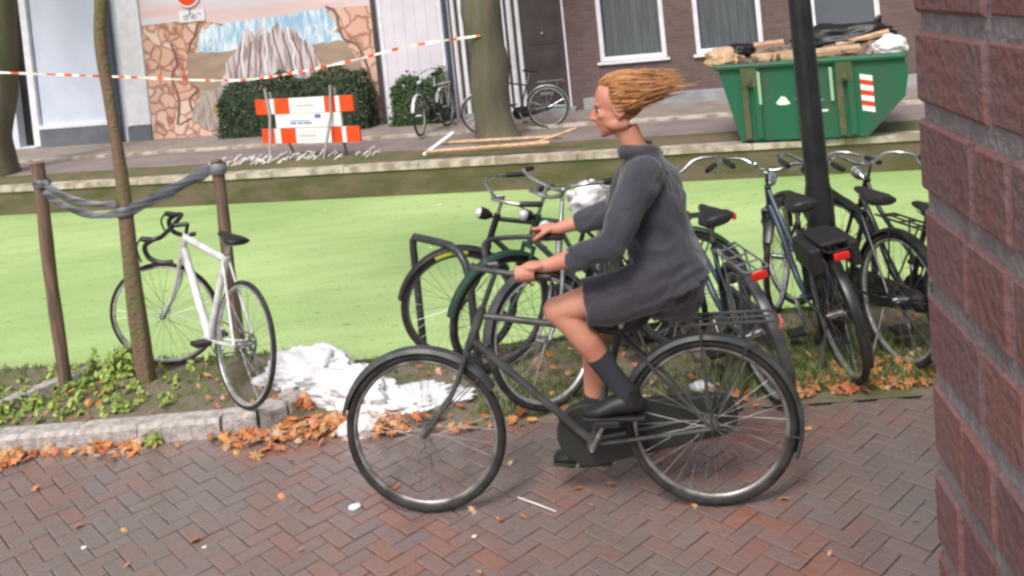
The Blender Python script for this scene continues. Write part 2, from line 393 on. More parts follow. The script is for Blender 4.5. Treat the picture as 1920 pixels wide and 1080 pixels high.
# kerb: granite stones along the raised bed, with rounded end
mb = MB()
kp = [(-14, 5.43)]+[(x, 4.80-.05*(x+1.5)) for x in (-8, -5, -3.0, -2.2, -1.75)]+[(-1.58, 4.84), (-1.47, 4.93), (-1.42, 5.05), (-1.41, 5.2)]
for i in range(len(kp)-1):
    a = Vector((*kp[i], 0)); b = Vector((*kp[i+1], 0)); L_ = (b-a).length; m_ = max(1, round(L_/.8)) if i < 5 else 1
    nrm = Vector((-(b-a).y, (b-a).x, 0)).normalized()
    for q in range(m_):
        p0 = a+(b-a)*(q/m_); p1 = a+(b-a)*((q+1)/m_-(.006/L_ if i < 5 else 0)); h = .098+random.uniform(-.004, .004)
        vs = []
        for zz, o0, o1 in ((-.02, -.06, .08), (h-.02, -.06, .08), (h, -.042, .06)):
            vs += [p0+nrm*o0+Vector((0, 0, zz)), p1+nrm*o0+Vector((0, 0, zz)), p1+nrm*o1+Vector((0, 0, zz)), p0+nrm*o1+Vector((0, 0, zz))]
        fs = [(8, 9, 10, 11)]
        for l in (0, 4):
            for k in range(4): fs.append((l+k, l+(k+1) % 4, l+4+(k+1) % 4, l+4+k))
        mb.add(vs, fs)
tag(mb.build('kerb', 'granite', smooth=False), kind='structure')
# an old stone edging running diagonally across the bed at the left
mb = MB()
for q in range(4):
    a = Vector((-3.42+q*.155, 4.98+q*.19, .08)); d = Vector((.155, .19, 0)); nrm = Vector((-.19, .155, 0)).normalized()*.04
    e = a+d*.96
    vs = [a-nrm, e-nrm, e+nrm, a+nrm]; vs += [v+Vector((0, 0, .045)) for v in vs]
    mb.add(vs, [(4, 5, 6, 7), (0, 1, 5, 4), (1, 2, 6, 5), (2, 3, 7, 6), (3, 0, 4, 7)])
tag(mb.build('edging_stone', 'granite', smooth=False, bevel=.006), kind='structure')
# pavers: herringbone clinkers
mb = MB(); u = .078; ca, sa = math.cos(R(42)), math.sin(R(42))
def paver(x0, y0, w_, h_):
    g = .0022; zt = random.uniform(-.0025, .0015); tx = random.uniform(-.012, .012); ty = random.uniform(-.012, .012); b = .004
    cx, cy = x0+w_/2, y0+h_/2
    c3 = (cx*ca-cy*sa, cx*sa+cy*ca+3.2)
    if not (-7.5 < c3[0] < 7.5 and .6 < c3[1] and c3[1] < soil_front(c3[0])+(.0 if c3[0] < -1.5 else .02)): return
    vs = []
    for zz, i in ((-.016, g), (-b*.6, g), (0, g+b)):
        for sx, sy in ((0, 0), (1, 0), (1, 1), (0, 1)):
            x = x0+(i if not sx else w_-i); y = y0+(i if not sy else h_-i)
            z = zz+zt+(x-cx)*tx+(y-cy)*ty
            vs.append((x*ca-y*sa, x*sa+y*ca+3.2, z))
    fs = [(8, 9, 10, 11)]
    for l in (0, 4):
        for k in range(4): fs.append((l+k, l+(k+1) % 4, l+4+(k+1) % 4, l+4+k))
    mb.add(vs, fs)
for i in range(-98, 98):
    for j in range(-98, 98):
        k = (i-j) % 4
        if k == 0: paver(i*u, j*u, 2*u, u)
        elif k == 3: paver(i*u, j*u, u, 2*u)
tag(mb.build('road', 'paver', smooth=False), kind='structure')
# far quay: wall, coping, verge strip, kerb
def along(y_off, z0, z1, dy0, dy1, name, m, x0=-40, x1=30, step=None):
    mb = MB(); x = x0; st = step or (x1-x0)
    while x < x1-1e-6:
        e = x+st-(.01 if step else 0); f0, f1 = far_y(x)+y_off, far_y(e)+y_off
        mb.add([(x, f0+dy0, z0), (e, f1+dy0, z0), (e, f1+dy1, z0), (x, f0+dy1, z0), (x, f0+dy0, z1), (e, f1+dy0, z1), (e, f1+dy1, z1), (x, f0+dy1, z1)],
               [(4, 5, 6, 7), (0, 1, 5, 4), (1, 2, 6, 5), (2, 3, 7, 6), (3, 0, 4, 7)])
        x += st
    return tag(mb.build(name, m, smooth=False), kind='structure')
along(0, -.8, -.03, 0, .3, 'quay_wall', 'quaystone')
along(0, -.05, .03, -.03, .22, 'quay_coping', 'coping', step=1.1)
mb = MB(); vs = []; fs = []; nn = 160
for i in range(nn+1):
    x = -16+i*.19
    for j in range(7):
        y = far_y(x)+.22+j*.17; vs.append((x, y, .004+(.05+.05*noise.noise((x*1.5, y*2, 1)))*math.sin(math.pi*j/6)))
for i in range(nn):
    for j in range(6): A = i*7+j; fs.append((A, A+7, A+8, A+1))
mb.add(vs, fs); tag(mb.build('quay_verge', 'leafsoil'), kind='structure')

# ------------------------------------------------------------------ facades (their own frame: x along the street, y into the house)
FA = math.atan(-.25)
def fp(t, z, off=0):
    return Vector((t*math.cos(FA)-off*math.sin(FA), 17.05+t*math.sin(FA)+off*math.cos(FA), z))
def house(name, label, cat='house', group=None):
    return empty(name, (0, 17.05, 0), (0, 0, FA), label, cat, group)
def holed(mb, t0, t1, z0, z1, holes, y0=0, y1=.3):
    ts = sorted({t0, t1, *[h[0] for h in holes], *[h[1] for h in holes]}); zs = sorted({z0, z1, *[h[2] for h in holes], *[h[3] for h in holes]})
    for a, b in zip(ts, ts[1:]):
        run = None
        for c, d in zip(zs, zs[1:]):
            ins = any(h[0] <= (a+b)/2 <= h[1] and h[2] <= (c+d)/2 <= h[3] for h in holes)
            if not ins: run = [run[0] if run else c, d]
            if ins and run: mb.box(a, b, y0, y1, *run); run = None
        if run: mb.box(a, b, y0, y1, *run)
def window(h, t0, t1, z0, z1, kind, mull=None, lab=None):
    f = MB(); w_ = .085
    f.box(t0, t0+w_, .03, .13, z0+w_, z1-w_).box(t1-w_, t1, .03, .13, z0+w_, z1-w_).box(t0, t1, .03, .13, z0, z0+w_).box(t0, t1, .03, .13, z1-w_, z1)
    for m_ in (mull or []): f.box(t0+w_, t1-w_, .05, .11, m_-.03, m_+.03)
    wo = f.build('window', 'frame_white', h, smooth=False, bevel=.006)
    MB().box(t0+w_, t1-w_, .078, .084, z0+w_, z1-w_).build('pane', 'glass', wo, smooth=False)
    MB().box(t0-.05, t1+.05, -.06, .03, z0-.05, z0-.002).build('sill', 'frame_white' if kind != 'blind' else 'frame_white', wo, smooth=False, bevel=.005)
    if kind == 'curtain':
        c = MB(); vs = []; fs = []; n = 60
        for i in range(n+1):
            t = t0+w_+(t1-t0-2*w_)*i/n; y = .2+.025*math.sin(i*1.1+t0)+.012*math.sin(i*2.7)
            vs += [(t, y, z0+.02), (t, y, z1-.02)]
        for i in range(n): fs.append((2*i, 2*i+2, 2*i+3, 2*i+1))
        c.add(vs, fs).build('curtain', 'curtain', wo)
        MB().box(t0, t1, .3, .32, z0, z1).build('room_shade', 'door', wo, smooth=False)
    else:
        MB().box(t0+w_, t1-w_, .12, .14, z0+w_, z1-w_).build('blind', 'blind', wo, smooth=False)
    return wo
# brown brick house with door and windows
h = house('brick_house', 'dark brown brick house with white framed windows behind the green skip')
holes = [(-1.0, -.12, .06, 2.5), (.12, .97, .06, 2.5)]+[(a, b, .87, 3.2) for a, b in ((1.6, 2.82), (3.34, 4.52), (5.34, 6.48), (7.3, 8.4), (9.4, 10.5))]
mb = MB(); holed(mb, -1.22, 12, 0, 7, holes); mb.box(-1.22, 12, .3, 8, 0, 7)
mb.build('wall', 'brickwall', h, smooth=False)
pb = MB().box(1.22, 12, -.07, -.002, 0, .235).build('plinth', 'granitewhite', h, smooth=False, bevel=.01)
window(h, 1.6, 2.82, .87, 3.2, 'curtain', [2.4]); window(h, 3.34, 4.52, .87, 3.2, 'curtain', [2.4]); window(h, 5.34, 6.48, .87, 3.2, 'blind'); window(h, 7.3, 8.4, .87, 3.2, 'curtain'); window(h, 9.4, 10.5, .87, 3.2, 'curtain')
def door(h, t0, t1, lab=None):
    d = MB().box(t0+.075, t1-.04, .05, .1, .1, 2.4)
    for z0, z1 in ((.5, 1.15), (1.3, 2.2)):
        d.box(t0+.2, t1-.17, .036, .05, z0, z1); d.box(t0+.25, t1-.22, .026, .036, z0+.05, z1-.05)
    do = d.build('door', 'door', h, smooth=False, bevel=.005)
    f = MB().box(t0, t0+.07, -.012, .12, .06, 2.5).box(t1-.035, t1, -.012, .12, .06, 2.5).box(t0+.07, t1-.035, -.012, .12, 2.42, 2.5)
    f.build('door_frame', 'frame_white', do, smooth=False)
    MB().box((t0+t1)/2-.13, (t0+t1)/2+.13, .01, .05, .32, .38).build('letter_box', 'chrome', do, smooth=False, bevel=.004)
    MB().ell(((t0+t1)/2+.02, .0, 1.5), (.03, .03, .03)).build('door_knob', 'chrome', do)
    MB().box(t0-.05, t1+.1, -.28, .1, 0, .1).build('doorstep', 'granitewhite', do, smooth=False, bevel=.01)
door(h, .08, 1.0); door(h, -1.03, -.14)
MB().tube([(-.02, -.06, .1), (-.02, -.06, 6.8)], .05).build('drain_pipe', 'frame_white', h)
mb = MB(); mb.tube([(-1.12, -.06, .1), (-1.12, -.06, 6.8)], .04); mb.build('drain_pipe', 'frame_white', h)
r = MB(); r.add([(-1.22, -.3, 7), (12, -.3, 7), (12, 8.3, 7), (-1.22, 8.3, 7), (-1.22, 4, 10), (12, 4, 10)], [(0, 1, 5, 4), (2, 3, 4, 5), (0, 4, 3), (1, 2, 5), (0, 3, 2, 1)])
r.build('roof', 'greywall', h, smooth=False)
# white garage wall
h2 = house('white_annex', 'narrow white panelled house front between the mural and brown brick', 'house')
MB().box(-2.76, -1.225, .0, 6, 0, 5.2).build('wall', 'whitewall', h2, smooth=False)
f = MB().box(-2.66, -2.58, -.03, -.002, .02, 2.9).box(-1.44, -1.36, -.03, -.002, .02, 2.9).box(-2.58, -1.44, -.03, -.002, 2.8, 2.9)
f.build('panel_frame', 'frame_white', h2, smooth=False)
d = MB()
for i in range(5): d.box(-2.575+i*.226, -2.575+i*.226+.222, -.02, -.002, .03, 2.79)
d.build('door', mat('pale_pink_white_panel', (.76, .7, .78), .6, col2=(.7, .65, .72), scale=2), h2, smooth=False)
MB().tube([(-2.73, -.07, .02), (-2.73, -.07, 5)], .045).build('drain_pipe', 'door', h2)
MB().tube([(-1.29, -.06, .02), (-1.29, -.06, 5)], .04).build('drain_pipe', 'pipe_grey', h2)
# mural building
h3 = house('mural_building', 'low building whose front is painted with a cave and rock spires mural', 'building')
MB().box(-7.95, -2.77, .0, 6, 0, 5).build('wall', 'm_rock', h3, smooth=False)
def flat(poly, y, m, name, parent=None):
    b = MB(); n = len(poly)
    b.add([(p[0], y, p[1]) for p in poly]+[(p[0], y+.002, p[1]) for p in poly], [tuple(reversed(range(n)))] + [(i, (i+1) % n, (i+1) % n+n, i+n) for i in range(n)])
    return b.build(name, m, parent, smooth=False)
def jag(pts, amp, n=6, seed=0):
    rr = random.Random(seed); out = []
    for i in range(len(pts)):
        a = pts[i]; b = pts[(i+1) % len(pts)]
        for k in range(n):
            t = k/n; j = amp if k else 0
            out.append((a[0]+(b[0]-a[0])*t+rr.uniform(-j, j), a[1]+(b[1]-a[1])*t+rr.uniform(-j, j)))
    return out
mu = flat([(-7.94, 2.42), (-7.94, 4.98), (-2.78, 4.98), (-2.78, 2.35), (-3.6, 2.38), (-6.0, 2.28), (-6.8, 2.45)], -.004, 'm_pink', 'mural', h3)
flat(jag([(-6.75, 1.72), (-6.55, 2.25), (-6.0, 2.3), (-3.72, 2.4), (-3.55, 2.0), (-3.45, 1.6), (-5, 1.5)], .05, 5, 1), -.008, 'm_sky', 'painted_sky', mu)
flat(jag([(-6.9, 1.78), (-6.2, 1.72), (-5.0, 1.78), (-4.0, 1.7), (-3.45, 1.72), (-3.1, 1.2), (-3.3, .8), (-5.5, .75), (-6.4, .8), (-7.0, 1.2)], .03, 5, 2), -.012, 'm_brown', 'painted_hills', mu)
flat(jag([(-6.25, 1.05), (-5.95, 1.6), (-5.65, 2.0), (-5.5, 2.15), (-5.38, 1.95), (-5.2, 2.22), (-5.02, 2.0), (-4.85, 2.22), (-4.72, 2.0), (-4.5, 2.15), (-4.3, 1.75), (-4.15, 1.8), (-3.95, 1.2), (-4.4, 1.0), (-5.2, .95)], .05, 4, 3), -.016, 'm_cliff', 'painted_spires', mu)
b = MB(); rr = random.Random(4)
for t0 in (-5.7, -5.45, -5.2, -4.95, -4.72, -4.5, -4.28):
    z1 = 2.08-abs(t0+4.95)*.4; p = [(t0+(-.12 if t0 < -5 else .12)*k/5*1.4+rr.uniform(-.02, .02), -.019, z1-(z1-1.1)*k/5) for k in range(6)]
    b.tube(curve_pts(p, 4), [(.003, .018)]*21, 6, up=(0, 1, 0))
b.build('painted_line', 'm_dark', mu)
b = MB()
for t0 in (-5.58, -5.05, -4.6, -6.5, -6.3, -4.0, -3.75, -3.62):
    z1 = 2.1-(0 if t0 > -6 else .02); z0 = 1.2 if -6 < t0 < -4.1 else 1.85; p = [(t0+rr.uniform(-.05, .05)-(z1-z0)*(.15 if t0 < -5 else -.1)*k/4, -.02, z1-(z1-z0)*k/4) for k in range(5)]
    b.tube(curve_pts(p, 4), [(.003, .022)]*17, 6, up=(0, 1, 0))
b.build('painted_highlight', 'm_white', mu)
b = MB()
for P in ([(-6.62, 2.35), (-6.72, 2.1), (-6.85, 1.95), (-6.9, 1.7)], [(-3.75, 2.42), (-3.55, 2.3), (-3.5, 2.0), (-3.42, 1.75), (-3.15, 1.6), (-3.0, 1.2), (-2.95, .9)], [(-7.1, 1.3), (-6.8, 1.0), (-7.0, .8), (-6.9, .45), (-6.65, .2)], [(-6.5, 1.1), (-6.6, .85), (-6.75, .6)], [(-7.3, 2.0), (-7.2, 1.6), (-7.35, 1.3), (-7.25, .8), (-7.35, .3)]):
    q = curve_pts([(x, -.006, z) for x, z in P], 6); b.tube(q, [(.004, .03)]*len(q), 6, up=(0, 1, 0))
b.tube([(-7.3, -.006, .3), (-6.9, -.006, .45)], [(.004, .02)]*2, 6, up=(0, 1, 0))
b.build('painted_line', 'm_dark', mu)
flat(jag([(-7.0, .35), (-6.75, .95), (-6.3, 1.0), (-5.9, .8), (-5.9, .25), (-6.6, .12)], .05, 4, 9), -.013, 'm_grey', 'painted_root', mu)
flat([(-6.5, .55), (-6.33, .8), (-6.2, .55), (-6.33, .3)], -.021, mat('mural_ochre', (.38, .25, .08), .7), 'painted_patch', mu)
MB().box(-7.95, -2.77, -.02, .02, 5, 5.12).build('roof_edge', 'greywall', h3, smooth=False)
# round red sign + plate on mural wall
s = empty('round_sign', fp(-6.76, 2.66, -.05), (0, 0, FA), 'red round traffic sign with white rim mounted on the mural wall', 'road sign')
T = Matrix.Translation((0, 0, .33))
def disc(r, y0, y1, n=40): 
    b = MB(); b.prism([(r*math.cos(2*math.pi*k/n), .33+r*math.sin(2*math.pi*k/n)) for k in range(n)], y1-y0, Matrix.Translation((0, (y0+y1)/2, 0))); return b
disc(.29, -.0, .02).build('rim', 'frame_white', s, smooth=False); disc(.25, -.006, .0).build('face', 'orange', s, smooth=False)
MB().box(-.17, .17, -.01, -.006, .29, .37).build('bar', 'frame_white', s, smooth=False)
MB().box(-.02, .02, .02, .05, -.1, .6).build('bracket', 'post', s, smooth=False)
p = empty('sign_plate', fp(-6.72, 2.4, -.03), (0, 0, FA), 'small white plate with a dark pictogram just below the red round sign', 'sign')
MB().box(-.3, .3, 0, .015, 0, .24).build('plate', 'frame_white', p, smooth=False, bevel=.006)
b = MB(); b.torus((-.14, -.003, .1), .045, .01, n=20, seg=6, flat=.2).torus((.06, -.003, .1), .045, .01, n=20, seg=6, flat=.2).tube([(-.14, -.003, .1), (-.06, -.003, .16), (.03, -.003, .16), (.06, -.003, .1), (-.02, -.003, .08), (-.06, -.003, .16)], .008, 5)
b.tube([(.14, -.003, .17), (.22, -.003, .14)], .012, 5)
b.build('pictogram', mat('plate_ink', (.3, .27, .32), .6), p)
# white house left
h4 = house('white_house', 'pale blue white house front with grey base and big flat panels', 'house')
mb = MB(); holed(mb, -11.8, -7.96, 0, 6.5, [(-11.32, -10.9, .06, 3.4), (-10.78, -8.9, .42, 3.7)]); mb.box(-11.8, -7.96, .3, 7, 0, 6.5)
mb.build('wall', 'whitewall', h4, smooth=False)
MB().box(-11.32, -10.9, .2, .26, .06, 3.4).build('dark_window', 'blackpost', h4, smooth=False)
d = MB(); d.box(-10.70, -8.98, .05, .1, .5, 3.62)
d.build('door', mat('pale_blue_panel', (.62, .67, .8), .55, col2=(.57, .62, .75), scale=1.3), h4, smooth=False)
f = MB().box(-10.9, -10.74, -.04, .12, .06, 3.8).box(-8.98, -8.86, -.04, .12, .44, 3.8).box(-10.74, -8.98, -.04, .12, .42, .5).box(-10.74, -8.98, -.04, .12, 3.62, 3.8)
f.build('panel_frame', 'frame_white', h4, smooth=False)
MB().box(-10.73, -8.72, -.05, -.002, .02, .4).box(-8.52, -7.97, -.05, -.002, .02, .34).build('base', 'greywall', h4, smooth=False)
MB().box(-8.5, -7.97, -.035, -.002, .36, 6.4).build('pilaster', 'frame_white', h4, smooth=False)
MB().tube([(-8.68, -.08, .02), (-8.68, -.08, 6.3)], .06).build('drain_pipe', 'pipe_grey', h4)
h5 = house('dark_brick_house', 'dark brick house cut by the left edge beyond the white house', 'house')
MB().box(-22, -11.82, -.02, 7, 0, 6.8).build('wall', 'brickwall', h5, smooth=False)
window(h5, -13.4, -12.3, .9, 3.1, 'curtain'); 
# pavement along the facades with kerb
pv = MB()
pv.box(-22, 12, -1.75, -.0, 0, .03)
o = pv.build('far_pavement', 'slab', smooth=False); o.location = (0, 17.05, 0); o.rotation_euler = (0, 0, FA); tag(o, kind='structure')
pk = MB()
for i in range(34): pk.box(-22+i, -21.01+i, -1.9, -1.755, -.01, .045)
o = pk.build('far_kerb', 'coping', smooth=False); o.location = (0, 17.05, 0); o.rotation_euler = (0, 0, FA); tag(o, kind='structure')

# ------------------------------------------------------------------ foliage helpers
def leaf(mb, p, nrm, size, rr, ratio=.5, bend=.2):
    nrm = nrm.normalized(); a = nrm.orthogonal().normalized(); a = Matrix.Rotation(rr.uniform(0, 6.283), 3, nrm) @ a; b = nrm.cross(a)
    l, w_ = size, size*ratio
    mb.add([p-a*l*.5, p-a*l*.1+b*w_*.5+nrm*l*bend*.5, p+a*l*.5, p-a*l*.1-b*w_*.5+nrm*l*bend*.5], [(0, 1, 2), (0, 2, 3)])
def hedge(name, label, c, dims, rot, m, n, size, rr):
    mb = MB(); core = MB()
    for i in range(n):
        t = rr.uniform(-1, 1), rr.uniform(-1, 1), rr.uniform(0, 1)
        f = rr.choice([0, 1, 1, 2, 2, 3]); q = list(t)
        if f == 0: q[0] = rr.choice([-1, 1])
        elif f == 1: q[1] = -1
        elif f == 2: q[2] = 1
        P = Vector((q[0]*dims[0]/2, q[1]*dims[1]/2, q[2]*dims[2])); P += Vector((0, 0, 1))*.3*noise.noise(P*2.1)*q[2]; P.x *= 1-.06*q[2]**3; P.y *= 1-.2*q[2]**2
        P += P.normalized()*.07*noise.noise(P*3.1)+Vector([rr.gauss(0, .03) for _ in range(3)]); P.z = max(.02, P.z)
        leaf(mb, P, Vector((rr.gauss(0, 1), -1+rr.gauss(0, 1), .6+rr.gauss(0, 1))), size*rr.uniform(.6, 1.3), rr)
    ro = empty(name, c, (0, 0, rot), label, 'hedge' if 'hedge' in name else 'bush')
    mb.build('foliage', m, ro, smooth=False)
    core.ell((0, 0, dims[2]*.48), (dims[0]*.5*.93, dims[1]*.4, dims[2]*.46)); core.box(-dims[0]*.46, dims[0]*.46, -dims[1]*.4, dims[1]*.4, .0, dims[2]*.86)
    core.build('inner_branches', 'hedge', ro)
    return ro
rr = random.Random(11)
hedge('hedge', 'dark green clipped hedge standing low in front of the mural', fp(-4.4, 0, -.42), (3.1, .6, 1.02), FA, 'hedge', 9000, .075, rr)
hedge('bush', 'rounded green bush against the white house front right of the mural', fp(-1.85, 0, -.35), (1.0, .55, .82), FA, 'bush', 2600, .08, rr)

def grow_tree(name, label, trunk, radii, m, crown_c, crown_r, nl, group=None, limbs=6, seed=1, lsize=.12, cm='crown', loc=(0, 0, 0), cat='tree'):
    rr = random.Random(seed); ro = empty(name, loc, (0, 0, 0), label, cat, group)
    T = MB(); pts = curve_pts(trunk, 6); n = len(pts)
    rad = []
    for i in range(n):
        t = i/(n-1)*(len(radii)-1); k = min(int(t), len(radii)-2); rad.append(radii[k]+(radii[k+1]-radii[k])*(t-k))
    vs_before = 0
    T.tube(pts, rad, 20)
    # surface irregularity
    T.v = [tuple(Vector(v)+(Vector((v[0], v[1], 0))-Vector((pts[min(n-1, int(i/20))].x if i < n*20 else v[0], pts[min(n-1, int(i/20))].y if i < n*20 else v[1], 0)))*.35*noise.noise(Vector((v[0]*9/max(radii[0], .05)*.15, v[1]*9/max(radii[0], .05)*.15, v[2]*1.2)))) for i, v in enumerate(T.v)]
    top = pts[-1]; L = MB(); tips = []
    for k in range(limbs):
        a = 2*math.pi*k/limbs+rr.uniform(-.4, .4); st = pts[int(n*rr.uniform(.72, .98))]
        e = Vector(crown_c)+Vector((math.cos(a)*crown_r[0]*.65, math.sin(a)*crown_r[1]*.65, rr.uniform(-.3, .5)*crown_r[2]))
        mid = (st+e)/2+Vector((0, 0, .15*crown_r[2])); L.tube(curve_pts([st, mid, e], 5), [radii[-1]*.6*(1-i/11) + .004 for i in range(11)], 7); tips.append((mid, e))
    T.v += []
    tr = T.build('trunk', m, ro)
    L.build('limb', m, ro)
    cr = MB()
    cl = [(Vector(crown_c)+Vector((rr.gauss(0, .5)*crown_r[0], rr.gauss(0, .5)*crown_r[1], rr.gauss(0, .45)*crown_r[2])), rr.uniform(.18, .4)) for _ in range(26)]
    for i in range(nl):
        c, s_ = rr.choice(cl); d = Vector([rr.gauss(0, 1) for _ in range(3)]).normalized()
        P = c+Vector((d.x*crown_r[0], d.y*crown_r[1], d.z*crown_r[2]))*s_*rr.uniform(.5, 1)
        leaf(cr, P, d+Vector((0, 0, .6)), lsize*rr.uniform(.6, 1.3), rr, .7)
    cr.build('crown', cm, ro, smooth=False)
    return ro
grow_tree('street_tree', 'thick mossy old tree trunk standing on the far quay before the brown doors', [(0.02, 0, -.05), (0, 0, .15), (-.02, 0, .6), (-.05, 0, 1.8), (-.02, 0, 3.5), (.05, .1, 5.5)], [.46, .34, .30, .28, .27, .22], 'oldbark', (0, .3, 8.6), (3, 2.6, 2.2), 5000, seed=3, lsize=.2, loc=(-.40, 14.2, 0), group='trees on the far quay')
grow_tree('street_tree', 'thick old tree trunk cut by the left edge of the view, far quay', [(0, 0, -.05), (0.02, 0, .2), (.08, 0, .8), (.25, 0, 2), (.45, 0, 3.5), (.55, .1, 5.5)], [.44, .35, .32, .3, .28, .22], 'oldbark', (0, .2, 8.6), (3, 2.6, 2.2), 5000, seed=5, lsize=.2, loc=(-9.42, 16.1, 0), group='trees on the far quay')

# young tree with stakes and ties
grow_tree('young_tree', 'slender young tree with mossy bark tied between two wooden stakes', [(0, 0, -.05), (-.005, 0, .3), (-.01, 0, .8), (-.015, 0, 1.3), (-.03, 0, 1.7), (-.045, 0, 2.05), (-.01, 0, 2.5), (0, 0, 3.6), (.05, 0, 4.6)], [.056, .052, .046, .04, .036, .031, .034, .03, .024, .016], 'bark', (.02, 0, 5.2), (1.1, 1.0, .9), 1600, limbs=5, seed=8, lsize=.1, loc=(-2.4, 5.40, .08))
def stake(label, loc, h, lean):
    o = empty('wooden_stake', loc, (0, lean, random.uniform(0, .6)), label, 'stake', 'wooden stakes holding the young tree')
    b = MB(); n = 10; P = [(0.004*math.sin(i*.9), .004*math.cos(i*1.3), -.1+(h+.1)*i/n) for i in range(n+1)]
    b.tube(P, [.038+.002*math.sin(i*2.1) for i in range(n+1)], 14); b.build('shaft', 'wood', o)
    MB().ell((0, 0, h), (.041, .041, .012)).build('top_end', 'wood', o)
    return o
stake('round brown wooden stake left of the young tree, standing in weeds', (-2.88, 5.38, .06), 1.41, R(-.6))
stake('round wooden stake behind the white racing bicycle, right of the young tree', (-1.93, 5.72, .05), 1.28, R(-.8))
def tie(label, A, B, sag, w_, m='strap'):
    b = MB(); A = Vector(A); B = Vector(B); n = 18; P = []
    for i in range(n+1):
        t = i/n; p = A.lerp(B, t); p.z -= sag*4*t*(1-t); P.append(p)
    b.tube(P, [(w_*(1+.15*math.sin(i*.8)), .005) for i in range(n+1)], 8, up=(0, 0, 1))
    return b
b = tie('', (-2.86, 5.345, 1.36), (-2.44, 5.35, 1.19), .05, .018); b2 = tie('', (-2.86, 5.35, 1.30), (-2.44, 5.36, 1.13), .06, .022)
b.v += b2.v; o0 = len(b.v)-len(b2.v); b.f += [tuple(i+o0 for i in f) for f in b2.f]; b.mi += b2.mi
b.torus((-2.88, 5.38, 1.35), .044, .008, (1, 0, 0), (0, 1, 0), flat=3)
tag(b.build('tree_tie', 'strap'), 'sagging doubled grey rubber strap from left stake to young tree', 'tree tie', 'rubber straps holding the young tree')
b = tie('', (-1.98, 5.69, 1.29), (-2.40, 5.36, 1.13), .01, .036); b.torus((-1.94, 5.715, 1.28), .046, .009, (1, 0, 0), (0, 1, 0), flat=4); b.torus((-2.415, 5.4, 1.13), .05, .008, (1, 0, 0), (0, 1, 0), flat=4)
tag(b.build('tree_tie', 'strap'), 'wide taut dark rubber strap from young tree to right stake', 'tree tie', 'rubber straps holding the young tree')

# ------------------------------------------------------------------ lamp post
o = empty('lamp_post', (1.63, 5.08, .0), (0, R(-.4), 0), 'slim black lamp post rising between the parked bicycles', 'lamp post')
b = MB(); b.tube([(0, 0, 0), (0, 0, .9), (0, 0, .95), (0, 0, 4.6)], [.075, .075, .066, .05], 24); b.build('pole', 'blackpost', o)
b = MB(); b.tube([(0, 0, 0), (0, 0, .06), (0, 0, .1)], [.11, .11, .075], 24); b.build('base', 'blackpost', o)
b = MB(); b.tube([(0, 0, 4.6), (0, 0, 4.7), (0, 0, 5.0), (0, 0, 5.15)], [.05, .12, .2, .03], 20); b.build('lantern', 'lampglass', o)
# rack hoop
o = empty('bike_rack', (-.60, 5.46, .02), (0, 0, 0), 'black bent tube bicycle rack hoop at the water side, left of the parked bicycles', 'bike rack')
b = MB(); A = Vector((-.15, .14, 0)); B = Vector((.21, -.27, 0)); d = (B-A)
P = [A+Vector((0, 0, -.05)), A+Vector((0, 0, .3)), A+Vector((0, 0, .66)), A+d*.015+Vector((0, 0, .71)), A+d*.06+Vector((0, 0, .735))]
P += [A+d*.4+Vector((0, 0, .735)), A+d*.7+Vector((0, 0, .73)), A+d*.86+Vector((0, 0, .70)), A+d*.95+Vector((0, 0, .64)), B+Vector((0, 0, .55)), B+Vector((0, 0, .3)), B+Vector((0, 0, -.05))]
b.tube(P, .024, 14); b.build('hoop', 'rack', o)
MB().ell(tuple(A+Vector((0, 0, .01))), (.055, .055, .012)).build('foot_plate', 'rack', o); MB().ell(tuple(B+Vector((0, 0, .01))), (.055, .055, .012)).build('foot_plate', 'rack', o)

